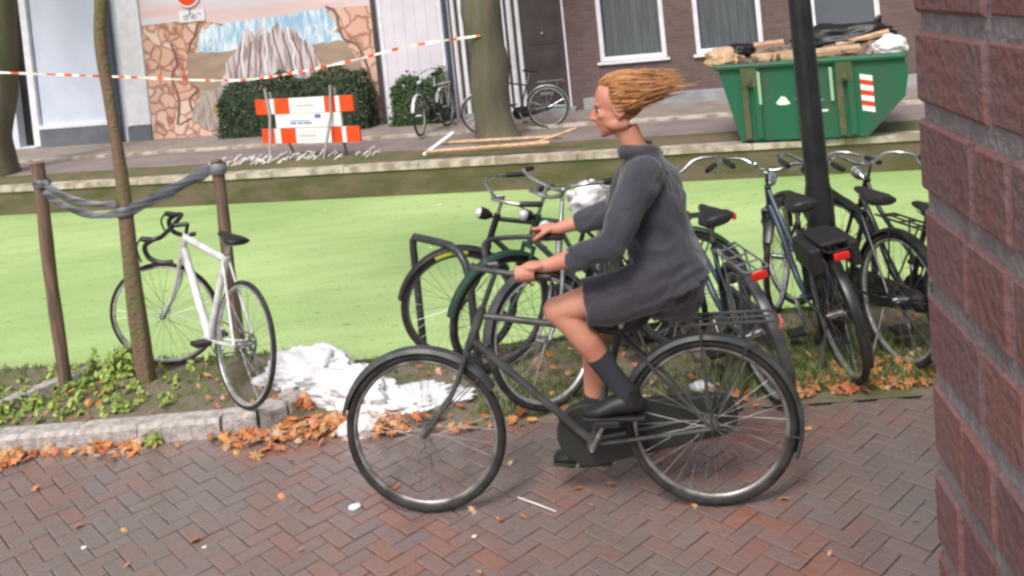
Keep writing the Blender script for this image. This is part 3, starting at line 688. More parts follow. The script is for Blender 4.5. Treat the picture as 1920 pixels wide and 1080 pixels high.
# ================================================================== BICYCLES
def bicycle(label, loc, heading, lean=0, steer=0, wb=1.1, Rw=.35, style='gents', paint='black', guard='black', rim='alu', barm='chrome', bar='dutch', barh=1.08,
            rack=True, case=True, stand=True, tyre=.019, saddle_h=.98, light=True, crank=60, name='bicycle', group=None, skirt=False, lock=None, front_rack=False, detail=1, bag=False, headang=67, rake=.055, bbx=.47, barw=.29, sweep=.22, spoke='chrome', rackm=None, tail='red', bell=False, pedals=True):
    root = empty(name, loc, (R(lean), 0, R(heading)), label, 'bicycle', group)
    ha = R(headang); ax = Vector((wb, 0, Rw)); uu = Vector((-math.cos(ha), 0, math.sin(ha))); ff = Vector((math.sin(ha), 0, math.cos(ha)))
    a0 = ax-ff*rake
    ST = Matrix.Translation(a0) @ Matrix.Rotation(R(steer), 4, uu) @ Matrix.Translation(-a0)
    on = lambda d_: a0+uu*d_
    crown = Rw+.055; hlow = crown+.02; hh = hlow+(.13 if bar == 'drop' else .17)
    bb = Vector((bbx, 0, .285)); rear = Vector((0, 0, Rw)); sa_ = R(71)
    st_top = bb+Vector((-math.cos(sa_), 0, math.sin(sa_)))*(.50 if style != 'race' else .52)
    sp_ = st_top+Vector((-math.cos(sa_), 0, math.sin(sa_)))*((saddle_h-.05-st_top.z)/math.sin(sa_))
    # frame
    f = MB(); tr = .0145 if style != 'race' else .021
    if style == 'lady':
        f.tube(curve_pts([on(hlow+.03), on(hlow+.03)+Vector((-.12, 0, -.16)), bb+Vector((.13, 0, .08)), bb], 6), .019, 12)
        f.tube(curve_pts([on(hh-.02), on(hh-.02)+Vector((-.14, 0, -.17)), bb+Vector((.04, 0, .28)), bb+(st_top-bb)*.42], 6), .0135, 10)
    else:
        f.tube([on(hlow+.03), bb], tr+.003, 12)
        f.tube([on(hh-.03), bb+(st_top-bb)*.96], tr, 12)
    f.tube([bb, st_top], tr, 12); f.tube([on(hlow), on(hh)], .02, 14)
    for s_ in (-1, 1):
        f.tube([bb+Vector((-.03, s_*.025, 0)), rear+Vector((0, s_*.062, 0))], .009, 8); f.tube([st_top+Vector((.0, s_*.02, -.03)), rear+Vector((0, s_*.062, 0))], .0075, 8)
    f.tube([bb+Vector((0, -.035, 0)), bb+Vector((0, .035, 0))], .022, 14)
    f.build('frame', paint, root)
    # fork
    k = MB(ST); cr = on(crown)
    for s_ in (-1, 1):
        k.tube(curve_pts([cr+Vector((0, s_*.045, 0)), on(crown*.5)+Vector((0, s_*.05, 0)), ax+Vector((0, s_*.052, 0))], 6), [.013-.005*i/12 for i in range(13)], 9)
    k.tube([cr+Vector((0, -.05, 0)), cr+Vector((0, .05, 0))], .014, 10); k.tube([cr, on(hlow)], .017, 10)
    k.build('fork', paint if style != 'race' else 'white', root)
    # wheels
    def wheel(c, T):
        w_ = MB(T); hw = .035; rr_ = Rw-2*tyre-.008
        w_.tube([c+Vector((0, -.055, 0)), c+Vector((0, .055, 0))], .012, 10); w_.tube([c+Vector((0, -hw, 0)), c+Vector((0, hw, 0))], .02, 12)
        ns = 32 if detail else 16
        for i in range(ns):
            a = 2*math.pi*i/ns; s_ = 1 if i % 2 else -1; off = .5 if (i//2) % 2 else -.5
            p0 = c+Vector((math.cos(a+off)*.02, s_*hw, math.sin(a+off)*.02)); p1 = c+Vector((math.cos(a)*rr_, 0, math.sin(a)*rr_))
            w_.tube([p0, p1], .0013, 3, cap=False)
        wo = w_.build('wheel', spoke, root)
        t_ = MB(T); t_.torus(c, Rw-tyre, tyre, n=64, seg=10); t_.build('tyre', 'rubber', wo)
        r_ = MB(T)
        n = 64; vs = []; fs = []; prof = [(Rw-1.7*tyre, -.011), (Rw-1.7*tyre-.012, -.012), (rr_-.002, -.006), (rr_-.004, .006), (Rw-1.7*tyre-.012, .012), (Rw-1.7*tyre, .011)]
        for i in range(n):
            a = 2*math.pi*i/n
            for pr, py in prof: vs.append(c+Vector((math.cos(a)*pr, py, math.sin(a)*pr)))
        m_ = len(prof)
        for i in range(n):
            for q in range(m_-1): fs.append((i*m_+q, ((i+1) % n)*m_+q, ((i+1) % n)*m_+q+1, i*m_+q+1))
        r_.add(vs, fs).build('rim', rim, wo)
        return wo
    I4 = Matrix.Identity(4)
    wheel(rear, I4); wheel(ax, ST)
    # mudguards
    if guard:
        def gd(c, T, t0, t1, nm):
            g = MB(T); n = 36; Rg = Rw+.014; vs = []; fs = []; prof = [(-.012, -.030), (.003, -.022), (.009, 0), (.003, .022), (-.012, .030)]
            for i in range(n+1):
                a = t0+(t1-t0)*i/n
                for dr, py in prof: vs.append(c+Vector((math.cos(a)*(Rg+dr), py, math.sin(a)*(Rg+dr))))
                for dr, py in reversed(prof): vs.append(c+Vector((math.cos(a)*(Rg+dr-.003), py*.97, math.sin(a)*(Rg+dr-.003))))
            m_ = 10
            for i in range(n):
                for q in range(m_): fs.append((i*m_+q, (i+1)*m_+q, (i+1)*m_+(q+1) % m_, i*m_+(q+1) % m_))
            g.add(vs, fs)
            for s_ in (-1, 1):
                e = t1 if nm == 'r' else t0
                aa = t1-.25 if nm == 'r' else t1-.2
                g.tube([c+Vector((0, s_*.06, 0)), c+Vector((math.cos(aa)*Rg, s_*.03, math.sin(aa)*Rg))], .0025, 5)
            g.build('mudguard', guard, root)
        gd(rear, I4, R(20), R(205), 'r'); gd(ax, ST, R(-5 if False else 15), R(150), 'f')
    # handlebar
    hb = MB(ST); sd = (barh-a0.z)/math.sin(ha); st = on(sd-.02); hb.tube([on(hh-.01), on(sd-.02)], .0115, 10)
    gr = []
    if bar == 'dutch':
        fw = Vector((1, 0, 0)); up = Vector((0, 0, 1)); sdv = Vector((0, 1, 0))
        hb.tube([st, st+fw*.05+up*.0], .013, 10)
        c0 = st+fw*.05
        for s_ in (-1, 1):
            P = [c0, c0+sdv*s_*.06+fw*.012+up*.005, c0+sdv*s_*.15+fw*.03+up*.045, c0+sdv*s_*(barw-.05)-fw*.01+up*.05, c0+sdv*s_*barw-fw*(sweep-.12)+up*.035, c0+sdv*s_*(barw+.015)-fw*sweep+up*.02]
            hb.tube(curve_pts(P, 6), .011, 10); gr.append((P[-1]+(P[-2]-P[-1])*.95, P[-1]-fw*.012))
            if detail: hb.tube([P[-2]+fw*.02+sdv*s_*-.005, P[-2]-up*.03-sdv*s_*.02-fw*.02, P[-1]-up*.035-sdv*s_*.02+fw*.06], .004, 6)
    elif bar == 'flat':
        for s_ in (-1, 1):
            P = [st, st+Vector((.02, s_*.12, .02)), st+Vector((-.03, s_*(barw-.03), .02)), st+Vector((-.12, s_*barw, .0))]
            hb.tube(curve_pts(P, 6), .011, 10); gr.append((P[-1]+(P[-2]-P[-1])*.9, P[-1]))
    else:
        hb.tube([st, st+Vector((.09, 0, .0))], .014, 10); c0 = st+Vector((.09, 0, 0))
        for s_ in (-1, 1):
            P = [c0, c0+Vector((0, s_*.1, 0)), c0+Vector((.01, s_*.19, 0)), c0+Vector((.05, s_*.21, -.005)), c0+Vector((.1, s_*.21, -.04)), c0+Vector((.085, s_*.21, -.11)), c0+Vector((.02, s_*.215, -.145)), c0+Vector((-.05, s_*.22, -.145))]
            hb.tube(curve_pts(P, 6), .0145, 10)
            gr.append((P[3], P[4]+Vector((0.015, 0, .05))))
            hb.tube(curve_pts([P[4]+Vector((.01, 0, .06)), P[4]+Vector((.05, 0, .0)), P[4]+Vector((.03, s_*.01, -.09))], 5), .006, 6)
    ho = hb.build('handlebar', barm, root)
    for g0, g1 in gr:
        g = MB(ST); g.tube([g0, g0.lerp(g1, .1), g0.lerp(g1, .9), g1], [.014, .0165, .0165, .014], 12); g.build('grip', 'saddle', ho)
    if bell: MB(ST).ell(st+Vector((.04, .07, .035)), (.028, .028, .018)).build('bell', 'chrome', ho)
    if light:
        l = MB(ST); lp = on(crown+.17)+ff*.075; l.tube([lp-ff*.045, lp-ff*.01, lp+ff*.03], [.014, .034, .038], 14); l.tube([lp-ff*.045, on(crown+.15)], .006, 6); lo_ = l.build('headlight', 'black' if barm != 'chrome' or style == 'gents' else 'chrome', root)
        MB(ST).ell(lp+ff*.03, (.033, .033, .033)).build('lens', 'lampglass', lo_)
    # saddle
    s_ = MB(); s_.tube([st_top, sp_], .013, 10); s_.build('seat_post', 'chrome', root)
    sd_ = MB(); c = sp_+Vector((-.03, 0, .045)); secs = [(-.13, .03, .02), (-.12, .08, .028), (-.07, .092, .034), (0, .065, .03), (.05, .035, .026), (.11, .022, .022), (.14, .012, .012)] if style != 'race' else [(-.12, .03, .012), (-.1, .066, .02), (-.05, .07, .024), (0, .05, .022), (.06, .026, .02), (.13, .018, .017), (.15, .008, .008)]
    sd_.tube([c+Vector((x, 0, .01*math.sin(x*14))) for x, _, _ in secs], [(zz, yy) for _, yy, zz in secs], 16); so = sd_.build('saddle', 'saddle', root)
    sr = MB()
    for q in (-1, 1):
        sr.tube([c+Vector((.1, q*.01, -.02)), c+Vector((0, q*.022, -.045)), c+Vector((-.1, q*.035, -.025))], .0035, 6)
        if style != 'race': sr.torus(c+Vector((-.09, q*.045, -.035)), .014, .004, (1, 0, 0), (0, 1, 0), n=14, seg=5)
    sr.build('saddle_rail', 'chrome', so)
    # drive
    ca_ = R(crank); cv = Vector((math.cos(ca_), 0, math.sin(ca_)))
    c = MB(); ro = .095 if style != 'race' else .1
    if not case: c.torus(bb+Vector((0, -.045, 0)), ro, .004, n=40, seg=5, flat=.6); [c.tube([bb+Vector((0, -.045, 0)), bb+Vector((math.cos(q)*ro, -.045, math.sin(q)*ro))], .006, 5) for q in (0, 1.26, 2.5, 3.77, 5.03)]
    pl = []
    for s2, dy in ((1, -.075), (-1, .075)):
        e = bb+cv*.17*s2+Vector((0, dy, 0)); c.tube([bb+Vector((0, dy*.9, 0)), e], [.012, .009], 8); pl.append((e, dy))
    c.tube([bb+Vector((0, -.075, 0)), bb+Vector((0, .075, 0))], .009, 8)
    cso = c.build('crankset', 'chrome', root)
    for e, dy in pl:
        q = 1 if dy > 0 else -1; yy = sorted((e.y+q*.012, e.y+q*.1)); p_ = MB(); p_.box(e.x-.045, e.x+.045, yy[0], yy[1], e.z-.012, e.z+.012); p_.build('pedal', 'saddle', root, bevel=.004, smooth=False)
    if case:
        g = MB(); r0 = .105 if case is True else .135; r1 = .055 if case is True else .088; n = 14; P = []
        for i in range(n+1): a = R(-95)+R(190)*i/n; P.append((bb.x+.02+r0*math.cos(a), bb.z+r0*math.sin(a)))
        for i in range(n+1): a = R(95)+R(170)*i/n; P.append((-.01+r1*math.cos(a)-.02, Rw+r1*math.sin(a)))
        g.prism(P, .042, Matrix.Translation((0, -.068, 0))); g.build('chain_case', 'black' if case is True else case, root, bevel=.008, smooth=False)
    else:
        g = MB()
        for s2 in (-1, 1): g.tube([bb+Vector((0, -.045, s2*ro)), rear+Vector((0, -.045, s2*.04))], .004, 5)
        g.torus(rear+Vector((0, -.045, 0)), .04, .008, n=20, seg=5); g.build('chain', 'darkgrey', root)
        if style == 'race':
            g = MB(); g.tube([rear+Vector((-.01, -.06, -.03)), rear+Vector((.02, -.06, -.09)), rear+Vector((.05, -.06, -.13))], .009, 6); g.build('derailleur', 'darkgrey', root)
    if rack:
        k = MB(); z = 2*Rw+.075; x0, x1 = -.28, .13; rm = rackm or guard or 'black'
        for q in (-1, 1):
            k.tube([(x1+.03, q*.03, z-.01), (x1, q*.06, z), (x0, q*.06, z), (x0-.02, q*.045, z)], .006, 7); k.tube([(x0+.06, q*.06, z), (0, q*.07, Rw)], .005, 6); k.tube([(x1-.12, q*.06, z), (0, q*.07, Rw)], .005, 6)
        for x in (x0-.02, x0+.1, x0+.22, x1-.05): k.tube([(x, -.055, z), (x, .055, z)], .005, 6)
        k.tube([(x0, 0, z), (x1+.02, 0, z)], .005, 6); k.build('carrier', rm, root)
        if tail:
            t_ = MB(); t_.box(x0-.045, x0-.02, -.04, .04, z-.045, z-.005); t_.build('tail_light', tail, root, bevel=.01, smooth=False)
        if bag:
            q = MB(); q.box(x0+.04, x0+.32, -.07, .07, z+.008, z+.03); q.box(x0+.04, x0+.32, .07, .13, z-.12, z+.01); q.box(x0+.04, x0+.32, -.12, -.07, z-.12, z+.01); q.build('bag', 'saddle', root, bevel=.018, smooth=False)
    elif style != 'race':
        t_ = MB(); t_.box(-Rw*.86-.03, -Rw*.86, -.02, .02, Rw+.17, Rw+.23); t_.build('tail_light', 'red', root, bevel=.008, smooth=False)
    if stand:
        k = MB(); k.tube([(.1, .03, .27), (.03, .16, .01-math.sin(R(lean))*.1)], .008, 8); k.tube([(.03, .16, .01), (-.005, .17, .005)], .008, 8); k.build('kickstand', 'darkgrey', root)
    if skirt:
        k = MB(); P = [(Rw*math.cos(R(a)), Rw+(Rw)*math.sin(R(a))) for a in range(30, 150, 12)]+[(-.05, Rw)]
        k.prism(P, .006, Matrix.Translation((0, .045, 0))); k.prism(P, .006, Matrix.Translation((0, -.045, 0))); k.build('coat_guard', 'blacksack', root, smooth=False)
    if front_rack:
        k = MB(ST); c = on(crown+.28)+Vector((.16, 0, 0))
        for z in (-.1, 0, .1):
            k.tube([c+Vector((-.13, -.17, z)), c+Vector((.13, -.17, z)), c+Vector((.13, .17, z)), c+Vector((-.13, .17, z)), c+Vector((-.13, -.17, z))], .0045, 5)
        for i in range(9):
            y = -.17+.34*i/8; k.tube([c+Vector((-.13, y, .1)), c+Vector((-.13, y, -.1)), c+Vector((.13, y, -.1)), c+Vector((.13, y, .1))], .003, 4)
        k.tube([c+Vector((0, .05, -.1)), ax+Vector((0, .06, 0))], .005, 5); k.tube([c+Vector((0, -.05, -.1)), ax+Vector((0, -.06, 0))], .005, 5); k.build('basket', 'alu', root)
    if lock == 'yellow':
        k = MB(ST); k.torus(ax, Rw-.01, .03, n=14, seg=8, t0=R(70), t1=R(104), flat=.9); k.build('tyre_cover', 'yellowgreen', root)
    elif lock:
        k = MB(); k.torus(rear+Vector((.2, 0, .27)), .07, .008, (0, 1, 0), (.6, 0, .8), n=20, seg=6); k.build('ring_lock', 'darkgrey', root)
    return root
GP = 'bicycles parked along the canal bank'
ZS = .022
bicycle('white drop bar racing bicycle with its front wheel turned, between tree and white bags', (-1.66, 4.86, .10), 133.5, 8.5, 50, wb=.99, Rw=.338, style='race', paint='white', guard=None, barm='black', bar='drop', barh=.92,
        rack=False, case=False, stand=False, tyre=.0125, saddle_h=.89, light=False, headang=73, rake=.045, bbx=.42, name='racing_bicycle', crank=-10, group=GP)
bicycle('black bicycle with yellow wrap on its front tyre under the rack hoop', (.62, 5.40, ZS), 180, -3, 8, rim='darkgrey', lock='yellow', group=GP, barh=1.0, paint='black', saddle_h=.9)
bicycle('dark green bicycle behind the rider, front wheel just right of the rack hoop', (.86, 5.2, ZS), 181, 4, 38, rim='darkgrey', paint='darkgreen', guard='darkgreen', barm='silver', group=GP, barh=1.05, bar='flat', saddle_h=.9)
bicycle('silver bicycle with bright handlebar facing the street, behind the rider arms', (.55, 5.64, ZS), 241, 0, -26, rim='alu', paint='silver', guard='darkgrey', rackm='silver', group=GP, saddle_h=.86, barh=1.05, style='lady', front_rack=False, bell=True, case='silver')
bicycle('silver bicycle with pale carrier and red tail light right behind the rider', (1.117, 4.50, ZS), 97, -10, -5, rim='alu', paint='navy', guard='darkgrey', rackm='silver', group=GP, style='lady', barh=1.05, saddle_h=.93, case='darkgrey')
bicycle('black bicycle with wide chrome handlebar and black bag on its carrier', (1.565, 4.64, ZS), 91, -8, -32, rim='alu', paint='navy', guard='black', group=GP, style='lady', barh=.985, saddle_h=.91, bag=True, wb=1.06, lock=True, bell=True)
bicycle('black gents bicycle with straight top tube right of the lamp post', (1.86, 4.74, ZS), 103, 6, 0, rim='alu', paint='black', guard='black', group=GP, style='gents', barh=.97, saddle_h=.86, wb=1.1, tail=None)
bicycle('black bicycle mostly hidden behind the corner house, its bright rear rim showing', (2.13, 4.5, ZS), 104, 4, 0, rim='alu', paint='black', guard='black', group=GP, style='lady', barh=.98, saddle_h=.8, tail=None)
GF = 'bicycles parked on the far side of the canal'
bicycle('small dark bicycle parked against the far bush, left of the big tree', fp(-1.12, .0, -1.0)+Vector((0, 0, .03)), 250, 4, 10, group=GF, detail=0, guard='white')
bicycle('small grey bicycle parked behind the big far tree trunk', (.45, 15.0, 0), 176, 4, 10, group=GF, detail=0, paint='darkgrey', guard='silver', rim='alu')

# ------------------------------------------------------------------ rider's bicycle
RL = Vector((.645, 3.665, 0)); RH = 180-math.degrees(math.atan2(3.8-3.63, 1.21)); 
bicycle('dark city bicycle ridden by the person, rolling left along the brick road', RL, RH, 0, 0, wb=1.2, Rw=.35, style='gents', paint='darkgrey', guard='darkgrey', rim='rim_dull', spoke='rim_dull', barm='darkgrey', barh=1.07, rack=True,
        case='case_dark', stand=False, saddle_h=.93, crank=-60, name='ridden_bicycle', bbx=.49, headang=65, rackm='darkgrey', tail='pink', barw=.27, sweep=.29, tyre=.02, light=False)

# ================================================================== RIDER
def remeshed(name, mb, m, parent, voxel=.006, it=6, disp=None):
    o = mb.build(name, m, parent, smooth=False)
    rm = o.modifiers.new('r', 'REMESH'); rm.mode = 'VOXEL'; rm.voxel_size = voxel
    sm = o.modifiers.new('s', 'SMOOTH'); sm.iterations = it; sm.factor = .5
    dg = bpy.context.evaluated_depsgraph_get(); dg.update()
    me = bpy.data.meshes.new_from_object(o.evaluated_get(dg)); o.modifiers.clear(); old = o.data; o.data = me; me.name = name
    me.materials.clear(); me.materials.append(M[m])
    if disp:
        for v in me.vertices:
            d = disp(v.co); v.co += v.normal*d
    me.polygons.foreach_set('use_smooth', [True]*len(me.polygons))
    return o
P = empty('person', RL, (0, 0, R(RH)), 'person with strawberry blond hair in dark top riding a bicycle left along the road', 'person')
# crank: pedals at bb +- .17
bbv = Vector((.49, 0, .285)); cd = Vector((math.cos(R(-60)), 0, math.sin(R(-60))))*.17
ped_r = bbv+cd+Vector((0, -.13, 0)); ped_l = bbv-cd+Vector((0, .13, 0))
sh = {1: Vector((.165, .165, 1.42)), -1: Vector((.165, -.165, 1.42))}
grip = {s_: Vector((.66, s_*.283, 1.09)) for s_ in (1, -1)}
# legs
hipj = {1: Vector((.12, .09, .98)), -1: Vector((.12, -.09, .98))}
ank = {1: ped_l+Vector((-.085, -.02, .098)), -1: ped_r+Vector((-.085, .02, .098))}
def two_bone(a, b, l1, l2, pole):
    d = b-a; D = min(d.length, l1+l2-.002); x = (l1*l1-l2*l2+D*D)/(2*D); h_ = math.sqrt(max(0, l1*l1-x*x)); dn = d.normalized()
    p = pole-dn*pole.dot(dn); p.normalize(); return a+dn*x+p*h_
knee = {s_: two_bone(hipj[s_], ank[s_], .46, .44, Vector((1, s_*.12, .5))) for s_ in (1, -1)}
wr = {s_: grip[s_]+Vector((-.075, -s_*.005, .022)) for s_ in (1, -1)}
elb = {s_: two_bone(sh[s_], wr[s_], .31, .27, Vector((-.3, s_*.5, -1))) for s_ in (1, -1)}
B = MB()
# torso
B.tube([(.11, 0, .90), (.115, 0, .98), (.13, 0, 1.08), (.14, 0, 1.18), (.15, 0, 1.28), (.155, 0, 1.37), (.17, 0, 1.45), (.185, 0, 1.49)],
       [(.1, .13), (.125, .17), (.11, .15), (.105, .14), (.115, .155), (.105, .165), (.06, .12), (.05, .06)], 20, up=(1, 0, 0))
for s_ in (1, -1): B.ell(sh[s_]+Vector((0, -s_*.01, 0)), (.062, .06, .062))
# neck and head
HC = Vector((.25, 0, 1.672))
B.tube([(.175, 0, 1.42), (.2, 0, 1.5), (.225, 0, 1.58)], [.058, .05, .05], 16)
HR = Matrix.Rotation(R(6), 3, 'Y')
def hp(x, y, z): return HC+HR @ Vector((x, y, z))
B.ell(hp(-.012, 0, .03), (.1, .076, .098), 20, 14); B.ell(hp(.03, 0, -.03), (.068, .064, .08), 18, 12); B.ell(hp(.05, 0, -.075), (.045, .046, .036), 16, 10)
B.ell(hp(.078, 0, -.098), (.02, .022, .018)); B.ell(hp(.078, 0, .02), (.02, .045, .014))         # chin, brow
B.tube([hp(.09, 0, .012), hp(.104, 0, -.012), hp(.116, 0, -.03), hp(.1, 0, -.04)], [.009, .011, .0135, .008], 12)   # nose
B.ell(hp(.104, .011, -.034), (.01, .008, .008)); B.ell(hp(.104, -.011, -.034), (.01, .008, .008))
B.ell(hp(.09, 0, -.055), (.012, .024, .0065)); B.ell(hp(.088, 0, -.068), (.011, .021, .0065))
for s_ in (1, -1):
    B.ell(hp(.066, s_*.04, -.02), (.022, .02, .02)); B.ell(hp(.01, s_*.052, -.065), (.05, .018, .026))
    B.torus(hp(-.005, s_*.079, -.01), .02, .006, (1, 0, .1), (0, 0, 1.3), n=20, seg=7); B.ell(hp(-.006, s_*.075, -.012), (.018, .007, .026)); B.ell(hp(.0, s_*.075, -.036), (.009, .006, .01))
# arms
for s_ in (1, -1):
    a, e, w_ = sh[s_], elb[s_], wr[s_]
    B.tube([a, a.lerp(e, .3), a.lerp(e, .7), e], [.052, .05, .043, .041], 14); B.ell(e, (.042, .042, .042))
    B.tube([e, e.lerp(w_, .25), e.lerp(w_, .6), w_], [.041, .043, .035, .026], 14)
    g = grip[s_]
    B.ell(g+Vector((-.04, s_*.002, .031)), (.048, .04, .017), 14, 9); B.ell(w_+Vector((.01, 0, 0)), (.03, .028, .022))
    for i, (fx, L_) in enumerate(((.028, 215), (.007, 232), (-.014, 226), (-.034, 200))):
        pts = []
        for q in range(8):
            a_ = R(80-L_*q/7); rad = .0235+.003*math.sin(q); pts.append(g+Vector((fx, s_*rad*math.cos(a_)*1.1, rad*math.sin(a_)*1.15)))
        B.tube(pts, [.0105, .0105, .0098, .0098, .009, .009, .008, .0065], 9); B.ell(pts[0], (.011, .011, .011))
    th = [g+Vector((-.045, -s_*.025, .028)), g+Vector((-.02, -s_*.035, .015)), g+Vector((.01, -s_*.031, -.004)), g+Vector((.03, -s_*.022, -.016))]
    B.tube(th, [.015, .0125, .0105, .0085], 9)
# legs
for s_ in (1, -1):
    h_, k_, a_ = hipj[s_], knee[s_], ank[s_]
    B.ell(h_, (.1, .085, .1)); B.tube([h_, h_.lerp(k_, .25), h_.lerp(k_, .6), h_.lerp(k_, .9), k_], [.085, .084, .068, .055, .053], 16); B.ell(k_, (.055, .052, .055))
    d = (a_-k_).normalized(); back = Vector((d.z, 0, -d.x))*(1 if d.z < 0 else -1)
    B.tube([k_, k_.lerp(a_, .2)+back*.012, k_.lerp(a_, .4)+back*.014, k_.lerp(a_, .75), a_], [.05, .054, .055, .037, .032], 16)
    B.ell(a_, (.036, .033, .036)); toe = a_+Vector((.15, 0, -.062)); B.tube([a_+Vector((-.035, 0, -.045)), a_+Vector((.03, 0, -.045)), a_+Vector((.1, 0, -.062)), toe], [(.032, .03), (.035, .036), (.022, .042), (.012, .03)], 12, up=(0, 0, 1))
body = remeshed('body', B, 'skin', P, .0058, 3)
# clothes
K = MB()
K.tube([(.10, 0, .94), (.115, 0, 1.0), (.135, 0, 1.1), (.145, 0, 1.18), (.152, 0, 1.28), (.158, 0, 1.37), (.168, 0, 1.44), (.178, 0, 1.48)],
       [(.16, .205), (.16, .2), (.142, .18), (.135, .17), (.138, .178), (.125, .185), (.085, .14), (.066, .074)], 24, up=(1, 0, 0))
for s_ in (1, -1):
    a, e, w_ = sh[s_], elb[s_], wr[s_]; cut = e.lerp(w_, .52)
    K.ell(a, (.08, .078, .078)); K.tube([a, a.lerp(e, .3), a.lerp(e, .75), e, cut], [.076, .072, .064, .06, .052], 16); K.ell(e, (.061, .061, .061)); K.ell(cut, (.05, .05, .05))
K.torus((.187, 0, 1.49), .064, .024, (1, 0, 0), (0, 1, 0), n=24, seg=7)
def foldf(c, a):
    w_ = Vector((noise.noise(c*3.1), noise.noise(c*3.1+Vector((9, 0, 0))), noise.noise(c*3.1+Vector((0, 9, 0)))))*.5
    q = (c+w_*.25); n1 = 1-abs(noise.noise(Vector((q.x*6+q.z*5, q.y*5, q.z*7-q.x*4))))*2.2; n2 = 1-abs(noise.noise(Vector((q.x*15, q.y*11, q.z*13+q.x*9))))*2.2
    return a*(.75*max(-.3, n1)+.35*max(-.3, n2)-.45)
fold = lambda s_, f_: (lambda c: s_*noise.noise(Vector((c.x*f_, c.y*f_, c.z*f_*.6)))+s_*.5*noise.noise(Vector((c.x*f_*2.5+5, c.y*f_*2.5, c.z*f_*2.2))))
remeshed('top', K, 'shirt', P, .007, 3, lambda c: foldf(c, .017))
K = MB()
K.tube([(.13, 0, 1.12), (.12, 0, 1.02), (.09, 0, .96), (.10, 0, .9), (.11, 0, .82), (.11, 0, .79)], [(.135, .17), (.145, .2), (.14, .19), (.125, .15), (.1, .10), (.08, .07)], 22, up=(1, 0, 0))
for s_ in (1, -1):
    h_, k_ = hipj[s_], knee[s_]; e = h_.lerp(k_, .74 if s_ > 0 else .7)
    K.ell(h_+Vector((.02, 0, 0)), (.1, .1, .11)); K.tube([h_, h_.lerp(k_, .3)+Vector((0, 0, -.01)), h_.lerp(k_, .55)+Vector((0, 0, -.012)), e], [.112, .108, .098, .09], 18)
K.tube([Vector((.12, 0, .96)), hipj[1].lerp(knee[1], .4)*Vector((1, 0, 1)).x if False else Vector((.28, 0, .90))], [.1, .07], 14)
remeshed('skirt', K, 'skirt', P, .007, 3, lambda c: foldf(c, .018))
for s_ in (1, -1):
    k_, a_ = knee[s_], ank[s_]; k2 = MB(); d = (a_-k_).normalized(); back = Vector((d.z, 0, -d.x))*(1 if d.z < 0 else -1)
    k2.tube([k_.lerp(a_, .55)+back*.01, k_.lerp(a_, .75), a_, a_+Vector((0, 0, -.03))], [.052, .045, .042, .04], 16); k2.build('sock', 'sock', P)
    k3 = MB(); k3.tube([a_+Vector((-.06, 0, -.05)), a_+Vector((-.045, 0, -.045)), a_+Vector((.0, 0, -.035)), a_+Vector((.06, 0, -.045)), a_+Vector((.12, 0, -.062)), a_+Vector((.168, 0, -.07)), a_+Vector((.185, 0, -.073))],
            [(.02, .02), (.036, .034), (.045, .04), (.038, .042), (.027, .047), (.019, .035), (.008, .015)], 16, up=(0, 0, 1)); k3.tube([a_+Vector((-.012, 0, -.04)), a_+Vector((-.008, 0, .02))], [.045, .043], 16)
    so = k3.build('shoe', 'shoe', P); k4 = MB(); k4.prism([(a_.x-.065, a_.z-.1), (a_.x+.1, a_.z-.1), (a_.x+.19, a_.z-.09), (a_.x+.185, a_.z-.078), (a_.x+.1, a_.z-.082), (a_.x-.065, a_.z-.082)], .078, Matrix.Translation((0, a_.y, 0))); k4.build('sole', 'shoe', so, smooth=False, bevel=.006)
for s_ in (1, -1):
    e = MB(); e.ell(hp(.074, s_*.031, .0), (.011, .012, .008)); eo = e.build('eye', 'eye', P); MB().ell(hp(.083, s_*.033, .0), (.007, .007, .007)).build('iris', 'iris', eo)
    b = MB(); b.tube([hp(.09, s_*.014, .024), hp(.089, s_*.032, .028), hp(.076, s_*.05, .022)], [.003, .004, .002], 7); b.build('eyebrow', 'hair', P)
MB().tube([hp(.094, -.02, -.061), hp(.101, 0, -.06), hp(.094, .02, -.061)], [.002, .0055, .002], 8).build('lips', 'lips', P)
H = MB(); rr = random.Random(21)
CAP = MB(); CAP.ell(hp(-.024, 0, .034), (.1, .08, .094), 22, 14)
CAP.v = [tuple(Vector(v) if not ((HR.transposed() @ (Vector(v)-HC)).x > .03 and (HR.transposed() @ (Vector(v)-HC)).z < .06) else HC+Vector((-.02, 0, .03))+(Vector(v)-HC-Vector((-.02, 0, .03)))*.75) for v in CAP.v]
